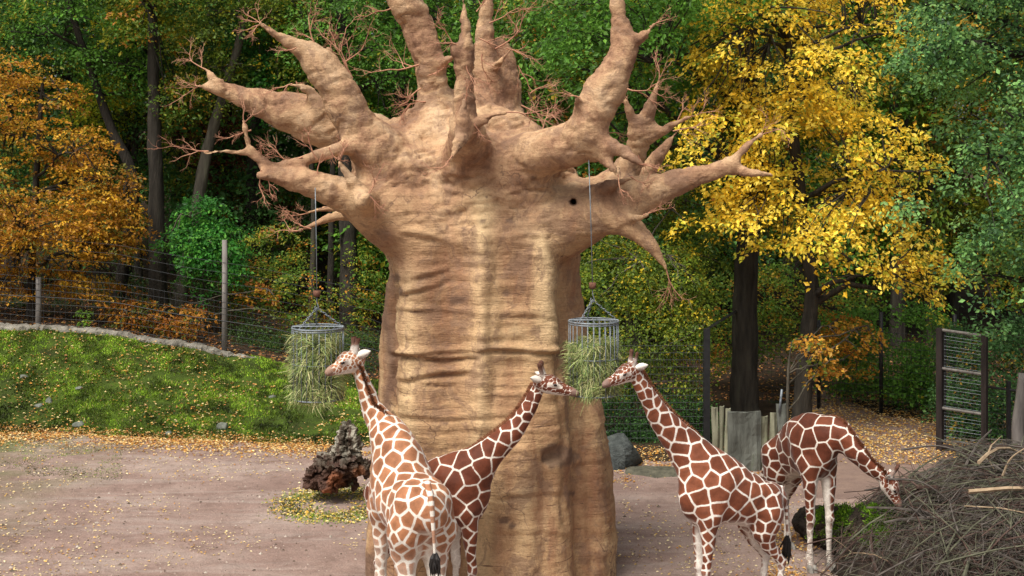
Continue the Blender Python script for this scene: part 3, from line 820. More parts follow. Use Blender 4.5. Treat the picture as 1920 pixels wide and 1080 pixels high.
# ================================================================== hay baskets
def hay_basket(px, ptop, pbot, wpx, Y, hay_top, hay_bot, cab_top, label, haylabel, fill_seed, hook_px):
    rng = np.random.default_rng(fill_seed)
    c = P(px, ptop, Y); R = wpx / 2 * Y / FOC; zt = c[2]; zb = P(px, pbot, Y)[2]; cx, cy = c[0], c[1]
    b = thing('hay_basket', label, 'hay basket', (cx, cy, zb))
    def ring(z, r, w=.012, nm='ring', n=40):
        m = MB(); a = np.linspace(0, 2 * math.pi, n + 1); m.tube(np.stack([cx + np.cos(a) * r, cy + np.sin(a) * r, z + 0 * a], 1), w, 6, cap=False); m.build(nm, M_GALV, b, True)
    ring(zt, R, .017); ring(zt - .035, R, .012); ring(zb, R * .98, .012); ring((zt * .5 + zb * .5), R, .008); ring(zb, R * .5, .009)
    bar = None
    for k in range(26):
        a = 2 * math.pi * (k + .3) / 26
        m = MB(); m.tube([(0, 0, 0), (0, 0, zb - zt)], .0075, 5)
        if bar is None:
            bar = m.build('bar', M_GALV, b, True, origin=(0, 0, 0)); bar.location = (math.cos(a) * R, math.sin(a) * R, zt - zb)
        else:
            o = bar.copy(); COL.objects.link(o); o.parent = b; o.location = (math.cos(a) * R, math.sin(a) * R, zt - zb)
    for k in range(9):                      # lid: parallel rods and a cross rod
        u = -R + 2 * R * (k + .5) / 9; h = math.sqrt(max(R * R - u * u, 0.001))
        m = MB(); m.tube([(cx + u, cy - h, zt + .004), (cx + u, cy + h, zt + .004)], .008, 4); m.build('lid_rod', M_GALV, b)
    m = MB(); m.tube([(cx - R, cy, zt + .016), (cx + R, cy, zt + .016)], .012, 5); m.build('lid_rod', M_GALV, b)
    for k in range(7):
        u = -R + 2 * R * (k + .5) / 7; h = math.sqrt(max(R * R - u * u, 0.001))
        m = MB(); m.tube([(cx - h, cy + u, zb), (cx + h, cy + u, zb)], .008, 4); m.build('floor_rod', M_GALV, b)
    # hook, chains, weight, cable
    hk = P(hook_px[0], hook_px[1], Y); hk[1] = cy
    for (ax, ay) in ((-.62, -.75), (.95, .1), (-.2, .95)):
        e = np.array([cx + ax * R, cy + ay * R, zt + .01]); d = hk - e; ln = np.linalg.norm(d); nl = int(ln / .045); m = MB(); dn = d / ln
        s1 = np.cross(dn, [0, 1, .3]); s1 /= np.linalg.norm(s1); s2 = np.cross(dn, s1)
        for k in range(nl):
            o = e + d * (k + .5) / nl; s = s1 if k % 2 else s2; a = np.linspace(0, 2 * math.pi, 9)
            m.tube(o + np.outer(np.cos(a) * .031, dn) + np.outer(np.sin(a) * .015, s), .0055, 4, cap=False)
        m.build('chain', M_GALV, b)
    m = MB(); a = np.linspace(-2.4, 2.2, 12)
    m.tube(np.vstack([np.stack([hk[0] + np.sin(a) * .03, hk[1] + 0 * a, hk[2] + .0 - np.cos(a) * .04], 1), [hk + [0, 0, .10]], [hk + [0, 0, .20]]]), .010, 6); m.build('hook', M_GALV, b, True)
    m = MB(); q = hk + [0, 0, .23]
    m.tube([q - [0, 0, .05], q + [0, 0, .05]], [.055, .06], 10); m.build('weight', mat_noise('rusty_weight', (0.08, 0.03, 0.02), (0.17, 0.08, 0.05), 14), b, True)
    top = P(cab_top[0], cab_top[1], Y); m = MB(); m.tube([q, (q + top) / 2 + [.005, 0, 0], top], .0085, 5); m.build('cable', M_GALV, b, True)
    # hay
    n = 11000; z1 = P(px, hay_top, Y)[2]; z0 = P(px, hay_bot, Y)[2]
    a = rng.uniform(0, 2 * math.pi, n); rr = R * (0.45 + 0.62 * rng.random(n) ** .6); t = rng.random(n)
    z = z0 + (z1 - z0) * t
    bulge = 0.97 + 0.10 * np.sin(z * 7.0 + 2 * np.sin(a * 2 + fill_seed)) + .08 * np.sin(a * 5 + z * 9) - .12 * sstep(.25, 0, t)
    p = np.stack([cx + np.cos(a) * rr * bulge, cy + np.sin(a) * rr * bulge, z], 1)
    out = np.stack([np.cos(a), np.sin(a), 0 * a], 1)
    clump = (np.stack([vnoise(p * 5, 1), vnoise(p * 5, 2), vnoise(p * 5, 3)], 1) - .5) * 3.2
    d = out * rng.uniform(-.35, .25, n)[:, None] + rng.normal(0, .45, (n, 3)) + clump; d[:, 2] = d[:, 2] * .9 - .45; d /= np.linalg.norm(d, axis=1, keepdims=True)
    ln = rng.uniform(.06, .19, n)[:, None]
    far = rng.random(n) < .03; ln[far] *= 1.7
    p1 = p + d * ln * .5; p2 = p1 + (d + np.stack([rng.normal(0, .25, n), rng.normal(0, .25, n), rng.uniform(-.9, .2, n)], 1)) * ln * .5
    w = np.cross(d, out + rng.normal(0, .3, (n, 3))); w /= np.linalg.norm(w, axis=1, keepdims=True); w *= rng.uniform(.0018, .0055, n)[:, None]
    V = np.stack([p - w, p + w, p1 + w, p1 - w, p2 + w * .5, p2 - w * .5], 1).reshape(-1, 3)
    i = np.arange(n)[:, None] * 6; q = np.concatenate([i + np.array([[0, 1, 2, 3]]), i + np.array([[3, 2, 4, 5]])])
    col, _ = palette(n, [((0.42, 0.46, 0.18), 4), ((0.27, 0.35, 0.11), 4), ((0.52, 0.48, 0.24), 3), ((0.11, 0.17, 0.05), 3)], .3)
    # a matted heart so the bundle is not see-through
    m = MB(); nz = 22; na = 26; VV = []
    for kz in range(nz):
        zz = z0 + (z1 - z0) * kz / (nz - 1)
        for ka in range(na):
            al = 2 * math.pi * ka / na; e = math.sin(math.pi * min(1, max(0.04, kz / (nz - 1)))) ** .3
            r_ = R * .72 * e * (0.85 + .25 * float(vnoise(np.array([math.cos(al) * 2 + px, math.sin(al) * 2, zz * 5])))); VV.append([cx + math.cos(al) * r_, cy + math.sin(al) * r_, zz])
    VV = np.array(VV); qq = np.array([[kz * na + ka, kz * na + (ka + 1) % na, (kz + 1) * na + (ka + 1) % na, (kz + 1) * na + ka] for kz in range(nz - 1) for ka in range(na)]) + len(V)
    V = np.vstack([V, VV]); C = np.vstack([np.repeat(col, 6, 0), np.tile([0.09, 0.115, 0.045], (len(VV), 1))])
    o = mesh_np('hay_bundle', V, [q, qq], M_HAY, attrs={'Col': C}, origin=(cx, cy, z0)); tag(o, haylabel, 'hay')
hay_basket(596, 614, 746, 96, 21.7, 622, 752, (591, 352), 'round galvanised hay basket hanging left of the giant trunk, full of hay', 'hay filling the left basket to the top and spilling below', 5, (594, 577))
hay_basket(1113, 602, 738, 93, 21.75, 637, 737, (1104, 300), 'round galvanised hay basket hanging right of the giant trunk, its upper third empty', 'hay slumped in the lower part of the right basket', 6, (1111, 562))

# ================================================================== rotten root stump
def stump():
    Y = 29.3; f = Field(P(545, 965, Y) - [0, 1.3, .2], P(725, 800, Y) + [0, 1.3, .1], .024); f.lo[2] = -.1
    def sg(a, b, ra, rb, k=.1): f.seg(P(a[0], a[1], Y + (a[2] if len(a) > 2 else 0)), P(b[0], b[1], Y + (b[2] if len(b) > 2 else 0)), ra * Y / FOC, rb * Y / FOC, k)
    sg((650, 822), (651, 865), 6, 19); sg((640, 832), (648, 868), 5, 14); sg((655, 828), (664, 870), 5, 15)
    sg((650, 868), (655, 905), 20, 24); sg((645, 880), (612, 912), 22, 24); sg((612, 912), (592, 928), 24, 20); sg((600, 900, -.3), (585, 935, -.2), 12, 16)
    sg((625, 910, -.3), (622, 935, -.3), 26, 24); sg((660, 890), (686, 905), 14, 11); sg((686, 905), (690, 925, .1), 11, 5); sg((655, 915), (665, 945), 12, 7); sg((665, 942), (688, 945), 9, 5)
    sg((640, 925, .2), (600, 940, .3), 24, 20); sg((596, 938), (578, 936), 14, 10); sg((625, 878), (610, 890), 10, 12)
    v, q = f.mesh(); v = relax(v, q, 1); n = vnormals(v, q)
    v0 = v.copy()
    rdg = np.abs(fbm(v * np.array([4, 4, 3]), 15, 4) - .5) * 2
    v = v + n * (0.36 * (fbm(v * np.array([3.5, 3.5, 2.6]), 3, 5, .62) - .5) + .16 * (fbm(v * 11, 8, 3) - .5) - .16 * sstep(.12, 0, rdg) + .05 * (fbm(v * np.array([25, 25, 6]), 18, 2) - .5))[:, None]
    px = 960 + v0[:, 0] / v0[:, 1] * FOC; py = HORIZON + (CAM_H - v0[:, 2]) * FOC / v0[:, 1]
    nn = fbm(v * 4, 23, 4); n2 = fbm(v * 9, 29, 3)
    C = np.tile([0.060, 0.028, 0.018], (len(v), 1)); C = C * (0.6 + 1.2 * n2)[:, None]
    def mx(w, c): nonlocal C; C = C * (1 - w[:, None]) + np.array(c) * w[:, None]
    mx(sstep(890, 862, py + 60 * (nn - .5)) * .6 * sstep(.42, .52, n2), (0.055, 0.048, 0.032)); mx(sstep(.52, .6, n2) * sstep(900, 870, py) * .22, (0.20, 0.17, 0.13))
    mx(sstep(.50, .56, fbm(v * np.array([11, 11, 2.0]), 44, 3)) * sstep(872, 838, py) * .9, (0.36, 0.33, 0.26)); mx(sstep(880, 860, py) * sstep(9, 4, abs(px - 645)) * .6, (0.10, 0.095, 0.07))
    for (sx, sy, sr, cc) in ((630, 903, 17, (0.20, 0.07, 0.03)), (611, 928, 11, (0.33, 0.10, 0.04)), (672, 886, 11, (0.28, 0.12, 0.06)), (640, 925, 14, (0.12, 0.045, 0.025)), (665, 935, 10, (0.15, 0.09, 0.05)), (660, 905, 6, (0.12, 0.13, 0.08))):
        mx(sstep(1.3, .6, np.hypot(px - sx, py - sy) / sr + 1.0 * (nn - .5)), cc)
    o = mesh_np('root_stump', v, q, mat_vcol('rotten_root_wood', .75, .3, 24, .9), None, False, {'Col': C}, (P(630, 948, Y)[0], Y, 0))
    tag(o, 'upturned rotten root stump, black and orange, with a pale splintered tip', 'stump')
stump()

# ================================================================== brush pile
PILE_C = (9.2, 23.9)
def pile_h(X, Y):
    u = (X - 9.95) / 4.1; w = (Y - 24.4) / np.where(Y > 24.4, 2.3, 4.0)
    n = fbm(np.stack([X * .8, Y * .8, X * 0], -1), 71, 3); n2 = fbm(np.stack([X * 2.6, Y * 2.6, X * 0], -1), 72, 3)
    r = (np.abs(u) ** 2.8 + np.abs(w) ** 2.8) ** (1 / 2.8) + .22 * (n2 - .5)
    return np.clip(1 - np.clip(r, 0, 9) ** 2.6, 0, 1) ** .62 * (1.55 + .8 * (n - .3) + .35 * (n2 - .5) + .10 * np.clip(X - 6, 0, 3))

def brush_pile():
    pile = thing('brush_pile', 'big heap of cut grey branches and twigs filling the lower right corner', 'brush pile', (*PILE_C, 0))
    xs = np.linspace(5.4, 14, 60); ys = np.linspace(20.0, 27.0, 46); X, Y = np.meshgrid(xs, ys, indexing='ij')
    Z = pile_h(X, Y) * .82 - .12 + .12 * (fbm(np.stack([X * 3, Y * 3, X * 0], -1), 3, 3) - .5)
    v = np.stack([X, Y, Z], -1).reshape(-1, 3); i = np.arange(59)[:, None] * 46 + np.arange(45)[None]
    q = np.stack([i, i + 46, i + 47, i + 1], -1).reshape(-1, 4)
    mh = mat_noise('dark_rotting_twig_litter', (0.012, 0.009, 0.007), (0.05, 0.035, 0.025), 9, bstr=1, bdist=.05)
    k = (v[q][:, :, 2].max(1) > -.04); u, inv = np.unique(q[k], return_inverse=True)
    mesh_np('pile_core', v[u], inv.reshape(-1, 4), mh, pile, origin=(*PILE_C, 0))
    mats = [mat_noise('grey_stick', (0.030, 0.025, 0.021), (0.115, 0.097, 0.083), 6, bstr=.2), mat_noise('brown_stick', (0.03, 0.018, 0.014), (0.09, 0.054, 0.042), 6, bstr=.2),
            mat_noise('green_grey_stick', (0.042, 0.043, 0.027), (0.12, 0.118, 0.076), 6, bstr=.2), mat_noise('pale_stripped_stick', (0.20, 0.135, 0.08), (0.38, 0.28, 0.18), 6, bstr=.2)]
    masses = [MB() for _ in range(3)]
    rng = np.random.default_rng(5)
    def stick(ln, r, surf, out=0.0, main=None):
        for _ in range(30):
            x = rng.uniform(5.7, 12.6); y = rng.uniform(20.6, 26.6); h = float(pile_h(np.array([x]), np.array([y]))[0])
            if h > .12 and not (x < 7.0 and y < 25.6 and rng.random() < .6): break
        e = .05; gx = float(pile_h(np.array([x + e]), np.array([y]))[0] - h) / e; gy = float(pile_h(np.array([x]), np.array([y + e]))[0] - h) / e
        nrm = np.array([-gx, -gy, 1.0]); nrm /= np.linalg.norm(nrm)
        a = rng.uniform(0, math.pi) if main is None else main
        d = np.array([math.cos(a), math.sin(a), rng.normal(0, .25)]); d = d - nrm * (d @ nrm) * rng.uniform(.6, 1); d += nrm * (rng.normal(0, .13) + out); d /= np.linalg.norm(d)
        p = np.array([x, y, h * surf]); sd = np.cross(d, nrm); sd /= np.linalg.norm(sd) + 1e-6
        c1, c2 = rng.normal(0, .12), rng.normal(0, .10)
        t = np.linspace(-.5, .5, 6)
        pts = p + np.outer(t * ln, d) + np.outer((t * t - .1) * ln * c1 * 2, sd) + np.outer(-(t * t) * ln * .35 + t ** 3 * c2 * ln, nrm)
        pts += rng.normal(0, .008, pts.shape); pts[:, 2] = np.maximum(pts[:, 2], r)
        return pts, np.linspace(r, r * .45, 6)
    for k in range(8000):
        pts, rr = stick(rng.uniform(.4, 1.7), rng.choice([.0045, .007, .011], p=[.5, .38, .12]), rng.uniform(.84, 1.04), .03)
        masses[rng.choice(3, p=[.45, .3, .25])].tube(pts, rr, 3, cap=False)
    for m_, mt in zip(masses, mats): tag(m_.build('twig_mass', mt, pile), kind='stuff')
    for k in range(290):
        pts, rr = stick(rng.uniform(1.0, 3.0), rng.uniform(.009, .02) if k > 60 else rng.uniform(.022, .044), rng.uniform(.98, 1.08), rng.uniform(0, .16))
        m = MB(); m.tube(pts, rr, 5)
        for j in range(rng.integers(0, 4)):           # side twigs
            i = rng.integers(1, 5); dd = (pts[i] - pts[i - 1]); dd /= np.linalg.norm(dd); dd = dd + rng.normal(0, .45, 3); dd /= np.linalg.norm(dd)
            l = rng.uniform(.2, .7); m.tube([pts[i], pts[i] + dd * l * .5, pts[i] + dd * l + rng.normal(0, .05, 3)], [rr[i] * .6, rr[i] * .45, .003], 4)
        m.build('stick', mats[rng.choice(4, p=[.38, .26, .33, .03])], pile)
    # long bowed rods that stand out of the heap on the right
    for k, (a, b, c_) in enumerate((((1880, 892), (1895, 860), (1925, 838)), ((1690, 843), (1760, 836), (1830, 858)), ((1665, 898), (1730, 905), (1800, 955)), ((1820, 880), (1850, 875), (1905, 868)))):
        m = MB(); m.tube(catmull([P(*a, 23.4), P(*b, 23.3), P(*c_, 23.2)], 5), np.linspace(.022, .008, 11), 5); m.build('stick', mats[3 if k == 0 else 0], pile)
brush_pile()

def mossy_log():
    g = thing('mossy_log', 'short rotten log topped with bright green moss at the left end of the brush pile', 'log', (6.3, 25, 0))
    f = Field((4.9, 22.8, -.1), (8.6, 27.6, 1.7), .04)
    f.seg((5.95, 26.4, .3), (7.0, 24.0, .45), .36, .5, .2); f.seg((6.1, 25.4, .6), (6.9, 24.2, .8), .26, .34, .2)
    v, q = f.mesh(); n = vnormals(v, q); v = v + n * (.34 * (fbm(v * 3, 2, 5, .6) - .5) + .12 * (fbm(v * 10, 12, 3) - .5))[:, None]
    n = vnormals(v, q)
    wd = mesh_np('wood', v, q, mat_noise('black_rotten_wood', (0.012, 0.009, 0.007), (0.055, 0.04, 0.028), 6, (1, 1, 1), bstr=1, bdist=.05), g, True, None, (6.3, 25, 0))
    k = np.where((n[:, 2] > .1) & (fbm(v * 2.2, 6, 3) > .42) & (v[:, 1] < 25.9))[0]; k = RNG.choice(k, 14000)
    p = v[k] + RNG.normal(0, .025, (14000, 3)); d = n[k] + RNG.normal(0, .5, (14000, 3)); up = rand_unit(14000)
    col, _ = palette(14000, [((0.13, 0.27, 0.012), 4), ((0.20, 0.35, 0.02), 3), ((0.06, 0.14, 0.01), 3)], .3)
    V, Q, C = leaf_cloud(p + d * .02, d, up, RNG.uniform(.03, .075, 14000), col, .4)
    tag(mesh_np('moss', V, Q, M_GRASS, wd, attrs={'Col': C}, origin=(6.3, 25, 0)), kind='stuff')
mossy_log()
# ================================================================== the artificial baobab
TRUNK = [(-0.2, 655, 1192), (1090, 688, 1156), (1000, 690, 1152), (900, 697, 1147), (820, 702, 1135), (740, 708, 1117), (660, 709, 1103), (600, 712, 1094),
         (540, 720, 1089), (500, 727, 1087), (460, 712, 1090), (430, 692, 1094), (400, 672, 1098), (370, 660, 1096), (340, 664, 1085),
         (305, 690, 1055), (270, 712, 1020), (240, 738, 985), (215, 785, 950)]
SLAB = [(1170, 742, 1084), (1000, 742, 1078), (800, 738, 1072), (740, 738, 1070), (640, 736, 1060), (560, 737, 1052), (480, 736, 1048), (440, 715, 1052),
        (400, 690, 1056), (360, 690, 1050), (320, 715, 1020), (280, 745, 985)]
TY = 24.1
def prof(tab, Yr):
    z = []; a = []; b = []
    for py, l, r in tab:
        zz = -0.6 if py < 10 else CAM_H - (py - HORIZON) / FOC * Yr
        z.append(zz); a.append((l - 960) / FOC * Yr); b.append((r - 960) / FOC * Yr)
    o = np.argsort(z); return np.array(z)[o], np.array(a)[o], np.array(b)[o]

def build_baobab():
    VOX = 0.042
    lo = np.array([-6.4, 20.6, -0.25]); hi = np.array([5.2, 26.2, 12.2])
    fd = Field(lo, hi, VOX)
    def body(tab, Yr, cy, dep, ex, seed):
        z, a, b = prof(tab, Yr)
        def fn(X, Y, Z):
            Zf = np.asarray(Z, np.float32)
            l = np.interp(Zf, z, a).astype(np.float32); r = np.interp(Zf, z, b).astype(np.float32)
            c = (l + r) / 2; w = (r - l) / 2
            d = np.interp(Zf, [0, 4, 6.2, 7.4, 8.4], dep).astype(np.float32)
            ct = np.interp(Zf, [0, 4, 6.2, 8.4], cy).astype(np.float32)
            u = np.abs((X - c) / w); t = np.abs((Y - ct) / d)
            e = (u ** ex + t ** ex) ** (1 / ex)
            lob = 0.035 * np.cos((X - c) * 4.3 + 0.6 + 0.25 * np.sin(Zf * 0.9)) * np.clip(7.5 - Zf, 0, 1)
            top = np.maximum(Zf - z[-1], 0)
            return (e - 1) * np.minimum(w, d) * 0.85 + lob + top * 1.2
        return fn
    f1 = body(TRUNK, TY, [24.5, 24.4, 24.1, 24.0], [1.45, 1.35, 1.35, 1.3, 0.9], 2.7, 0)
    f2 = body(SLAB, 22.9, [23.9, 23.8, 23.7, 23.7], [1.6, 1.4, 1.4, 1.2, 0.7], 5.5, 1)
    fd.prims.append((0, f1)); fd.prims.append((0, f2))
    fd.add(f1, (-3.6, 22.3, -0.3), (3.2, 26.2, 8.9), 0.12)
    fd.add(f2, (-3.2, 21.4, -0.3), (2.4, 26.0, 8.9), 0.04)
    # limbs: lists of (px, py, depth, radius in px)
    B = {}
    def br(owner, pts, k=0.28, per=4):
        p = np.array(pts, float)
        q = catmull(p, per)
        W = np.array([P(a, b, c) for a, b, c, _ in q]); R = q[:, 3] * q[:, 2] / FOC
        R = np.maximum(R, 0.045)
        R = R * (1 + 0.10 * (vnoise(W * 2.2, owner + 3) - 0.5) * 2)
        R = R * 0.97
        fd.chain(W, R, k, owner)
        B.setdefault(owner, []).append(W)
    # A
    br(1, [(760, 335, 23.2, 78), (700, 276, 22.7, 52), (662, 226, 22.5, 43), (632, 165, 22.4, 38), (598, 118, 22.3, 30), (560, 90, 22.2, 19), (530, 74, 22.1, 12), (488, 45, 22.0, 4)])
    br(1, [(612, 135, 22.4, 22), (616, 108, 22.5, 12), (618, 92, 22.5, 6)], 0.12)
    br(1, [(585, 105, 22.3, 16), (588, 85, 22.2, 8)], 0.1)
    # B
    br(2, [(745, 290, 24.6, 62), (680, 254, 24.5, 50), (620, 235, 24.4, 49), (560, 216, 24.3, 42), (505, 199, 24.2, 31), (450, 180, 24.1, 22), (412, 166, 24.0, 17), (385, 162, 24.0, 7), (368, 162, 24, 3)])
    br(2, [(412, 162, 24.0, 14), (396, 142, 24.0, 8), (386, 130, 24.0, 3)], 0.1)
    br(2, [(600, 205, 24.0, 22), (585, 178, 23.9, 13), (563, 162, 23.8, 7), (540, 158, 23.8, 3)], 0.12)
    # C
    br(3, [(715, 300, 22.6, 34), (660, 277, 22.3, 18), (615, 287, 22.2, 14), (575, 297, 22.1, 10), (535, 303, 22.0, 4)], 0.15)
    # D
    br(4, [(745, 410, 22.9, 70), (690, 385, 22.5, 46), (640, 365, 22.2, 34), (590, 347, 22.0, 26), (545, 337, 21.9, 19), (512, 322, 21.85, 14), (484, 298, 21.8, 11), (467, 272, 21.75, 9), (459, 240, 21.7, 6), (457, 228, 21.7, 3)], 0.3)
    br(4, [(470, 286, 21.8, 9), (445, 286, 21.75, 8), (415, 284, 21.7, 6), (382, 286, 21.7, 3)], 0.1)
    br(4, [(525, 330, 21.9, 14), (500, 330, 21.7, 11), (487, 328, 21.65, 8)], 0.1)
    br(4, [(672, 362, 22.0, 20), (660, 340, 21.9, 13), (648, 322, 21.85, 9), (637, 305, 21.8, 3)], 0.12)
    br(4, [(690, 388, 22.3, 30), (682, 376, 21.7, 22), (678, 378, 21.45, 14), (690, 366, 21.35, 7)], 0.15)
    # E
    br(5, [(665, 398, 23.6, 16), (625, 406, 23.5, 9), (590, 420, 23.4, 7), (560, 433, 23.3, 3)], 0.1)
    br(5, [(650, 388, 23.9, 12), (605, 392, 23.8, 6), (575, 400, 23.8, 3)], 0.1)
    # F
    br(6, [(815, 290, 23.7, 66), (814, 225, 23.6, 42), (813, 170, 23.6, 34), (800, 100, 23.5, 31), (780, 40, 23.5, 32), (755, -5, 23.4, 33), (732, -60, 23.4, 26), (715, -140, 23.3, 16), (700, -190, 23.3, 7)])
    br(6, [(828, 120, 23.4, 12), (845, 108, 23.2, 7), (862, 98, 23.1, 3)], 0.08)
    # G, the hand reaching towards the camera
    br(7, [(885, 320, 23.0, 70), (880, 285, 22.5, 52), (874, 255, 22.0, 36), (870, 218, 21.8, 26), (870, 165, 21.7, 21), (872, 110, 21.65, 19), (873, 60, 21.6, 15), (870, 20, 21.6, 8), (870, -2, 21.6, 4)], 0.3)
    br(7, [(868, 118, 21.65, 16), (856, 98, 21.55, 11), (847, 82, 21.5, 5)], 0.1)
    br(7, [(874, 255, 21.8, 24), (868, 238, 21.3, 15), (870, 212, 21.2, 11), (870, 186, 21.15, 4)], 0.1)
    br(7, [(878, 246, 21.4, 16), (898, 228, 21.3, 12), (922, 218, 21.25, 8), (950, 210, 21.2, 3)], 0.1)
    br(7, [(876, 246, 21.4, 16), (864, 262, 21.2, 15), (854, 280, 21.1, 11), (845, 300, 21.0, 3)], 0.1)
    # H
    br(8, [(925, 280, 24.2, 60), (918, 215, 24.4, 36), (914, 150, 24.4, 30), (908, 85, 24.4, 20), (910, 35, 24.4, 15), (918, 0, 24.4, 10), (925, -30, 24.4, 5)])
    br(8, [(955, 270, 24.5, 55), (948, 210, 24.7, 36), (948, 160, 24.7, 31), (944, 110, 24.7, 23), (938, 86, 24.7, 14)])
    br(8, [(925, 130, 24.2, 12), (945, 108, 24.0, 6), (958, 92, 24.0, 3)], 0.08)
    # I
    br(9, [(940, 330, 23.1, 70), (985, 300, 22.7, 52), (1030, 284, 22.3, 42), (1075, 268, 22.0, 42), (1103, 236, 21.8, 41), (1122, 192, 21.8, 40), (1150, 140, 21.8, 34), (1168, 95, 21.8, 29), (1165, 55, 21.8, 21), (1158, 20, 21.8, 16), (1156, -20, 21.8, 14), (1152, -90, 21.8, 7)])
    br(9, [(1170, 92, 21.8, 22), (1192, 78, 21.75, 14), (1208, 66, 21.7, 11), (1220, 54, 21.7, 6), (1226, 46, 21.7, 3)], 0.12)
    br(9, [(1085, 205, 21.7, 14), (1082, 186, 21.5, 7), (1080, 180, 21.45, 3)], 0.1)
    br(9, [(1105, 262, 21.9, 32), (1140, 272, 21.7, 18), (1170, 284, 21.6, 12), (1190, 298, 21.5, 8), (1206, 310, 21.45, 3)], 0.15)
    br(9, [(1110, 275, 21.9, 24), (1136, 300, 21.7, 11), (1150, 318, 21.6, 9), (1161, 336, 21.55, 3)], 0.12)
    # J
    br(10, [(1110, 380, 23.3, 44), (1162, 335, 23.2, 30), (1190, 292, 23.1, 24), (1202, 250, 23.0, 24), (1217, 208, 22.9, 15), (1228, 175, 22.8, 9), (1236, 148, 22.8, 4)], 0.25)
    br(10, [(1196, 258, 23.0, 18), (1184, 228, 22.9, 11), (1179, 205, 22.85, 9), (1174, 190, 22.8, 4)], 0.1)
    br(10, [(1208, 256, 23.0, 18), (1240, 245, 22.8, 12), (1265, 233, 22.7, 8), (1290, 220, 22.6, 3)], 0.12)
    # K
    br(11, [(1180, 355, 23.8, 32), (1214, 320, 23.8, 20), (1238, 288, 23.7, 14), (1256, 262, 23.7, 8), (1270, 246, 23.7, 3)], 0.15)
    # L
    br(12, [(1090, 400, 23.1, 58), (1150, 382, 22.8, 40), (1210, 360, 22.6, 36), (1265, 343, 22.5, 28), (1320, 327, 22.4, 18), (1362, 312, 22.4, 17), (1385, 290, 22.3, 10), (1405, 270, 22.3, 7), (1428, 252, 22.3, 3)], 0.25)
    br(12, [(1360, 314, 22.4, 14), (1390, 320, 22.3, 11), (1420, 325, 22.2, 8), (1449, 328, 22.2, 4)], 0.12)
    # M
    br(13, [(1060, 420, 23.0, 60), (1105, 404, 22.7, 44), (1150, 410, 22.5, 28), (1190, 432, 22.4, 19), (1222, 462, 22.3, 13), (1240, 488, 22.3, 8), (1249, 504, 22.3, 4)], 0.3)
    br(13, [(1170, 408, 22.3, 10), (1198, 408, 22.1, 7), (1215, 402, 22.0, 3)], 0.1)
    br(13, [(1120, 360, 22.6, 20), (1150, 345, 22.3, 12), (1190, 335, 22.2, 4)], 0.12)
    # the shoulders
    fd.seg(P(730, 300, 23.6), P(1000, 310, 23.6), 0.66, 0.62, 0.35, 0)
    fd.seg(P(800, 262, 23.6), P(950, 262, 23.6), 0.52, 0.5, 0.3, 0)
    # hole in the right shoulder and the broken hollow low on the trunk
    fd.seg(P(1075, 379, 21.6), P(1076, 379, 23.0), 0.06, 0.06, 0.03, 0, sub=True); fd.prims.pop()
    fd.seg(P(1028, 858, 22.42), P(1050, 853, 22.48), 0.12, 0.19, 0.03, 0, sub=True); fd.prims.pop()
    fd.seg(P(1050, 853, 22.48), P(1066, 844, 22.60), 0.19, 0.15, 0.03, 0, sub=True); fd.prims.pop()
    v, q = fd.mesh()
    v = relax(v, q, 2, 0.5)
    n = vnormals(v, q)
    own, bd = fd.owners(v)
    X, Y, Z = v.T
    # trunk relief: long horizontal wrinkles, a few deep folds, pits
    wr = fbm(np.stack([X * 0.55, Y * 0.55, Z * 5.5 + 0.9 * fbm(v * 0.8, 4, 2)], 1), 11, 4) - 0.5
    w2 = fbm(np.stack([X * 1.3, Y * 1.3, Z * 12 + 3 * vnoise(v * 0.7, 2)], 1), 12, 3) - 0.5
    lump = fbm(v * np.array([1.1, 1.1, 1.6]), 14, 3) - 0.5
    wmask = sstep(0.42, 0.62, fbm(v * np.array([0.8, 0.8, 0.5]), 77, 3))
    disp = (0.025 + 0.045 * wmask) * wr + (0.018 + 0.035 * wmask) * w2 + 0.11 * lump
    tr = sstep(7.7, 6.2, Z)
    front = (n[:, 1] < 0.2)
    px = 960 + X / Y * FOC; py = HORIZON + (CAM_H - Z) * FOC / Y
    def fold(y0, amp, wid, x0, x1, slope=0.0, seed=0):
        c = y0 + slope * (px - 900) + 16 * (vnoise(np.stack([px * 0.012, px * 0, px * 0], 1), 60 + seed) - 0.5)
        t = (py - c) / wid
        m = sstep(x0 - 20, x0 + 20, px) * sstep(x1 + 20, x1 - 20, px) * front
        return amp * m * (np.exp(-(t + 0.8) ** 2 * 1.2) - 1.2 * np.exp(-(t - 0.6) ** 2 * 4))
    for a in ((655, 0.055, 6, 735, 1075, 0.0, 1), (672, 0.06, 6, 735, 900, 0, 2), (700, 0.045, 7, 770, 880, -0.03, 3), (720, 0.02, 6, 735, 850, 0.02, 4),
              (585, 0.03, 5, 740, 800, 0, 5), (515, 0.035, 6, 750, 835, -0.25, 6), (488, 0.03, 6, 765, 845, -0.3, 7), (470, 0.05, 8, 740, 830, 0.3, 8), (780, 0.025, 6, 740, 950, 0, 9),
              (810, 0.02, 5, 930, 1060, 0.02, 10), (930, 0.02, 6, 930, 1060, 0, 11), (600, 0.02, 5, 930, 1040, 0, 12), (340, 0.06, 10, 860, 960, 0.1, 13), (1000, 0.02, 6, 930, 1060, 0, 14)):
        disp = disp + fold(*a)
    # ridges that run down the trunk
    def vridge(x0, amp, wid, y0, y1, slope=0.0):
        c = x0 + slope * (py - 700) + 10 * (vnoise(np.stack([py * 0.02, py * 0, py * 0], 1), int(x0)) - 0.5)
        return amp * np.exp(-((px - c) / wid) ** 2) * sstep(y0 - 40, y0 + 30, py) * sstep(y1 + 40, y1 - 30, py) * front
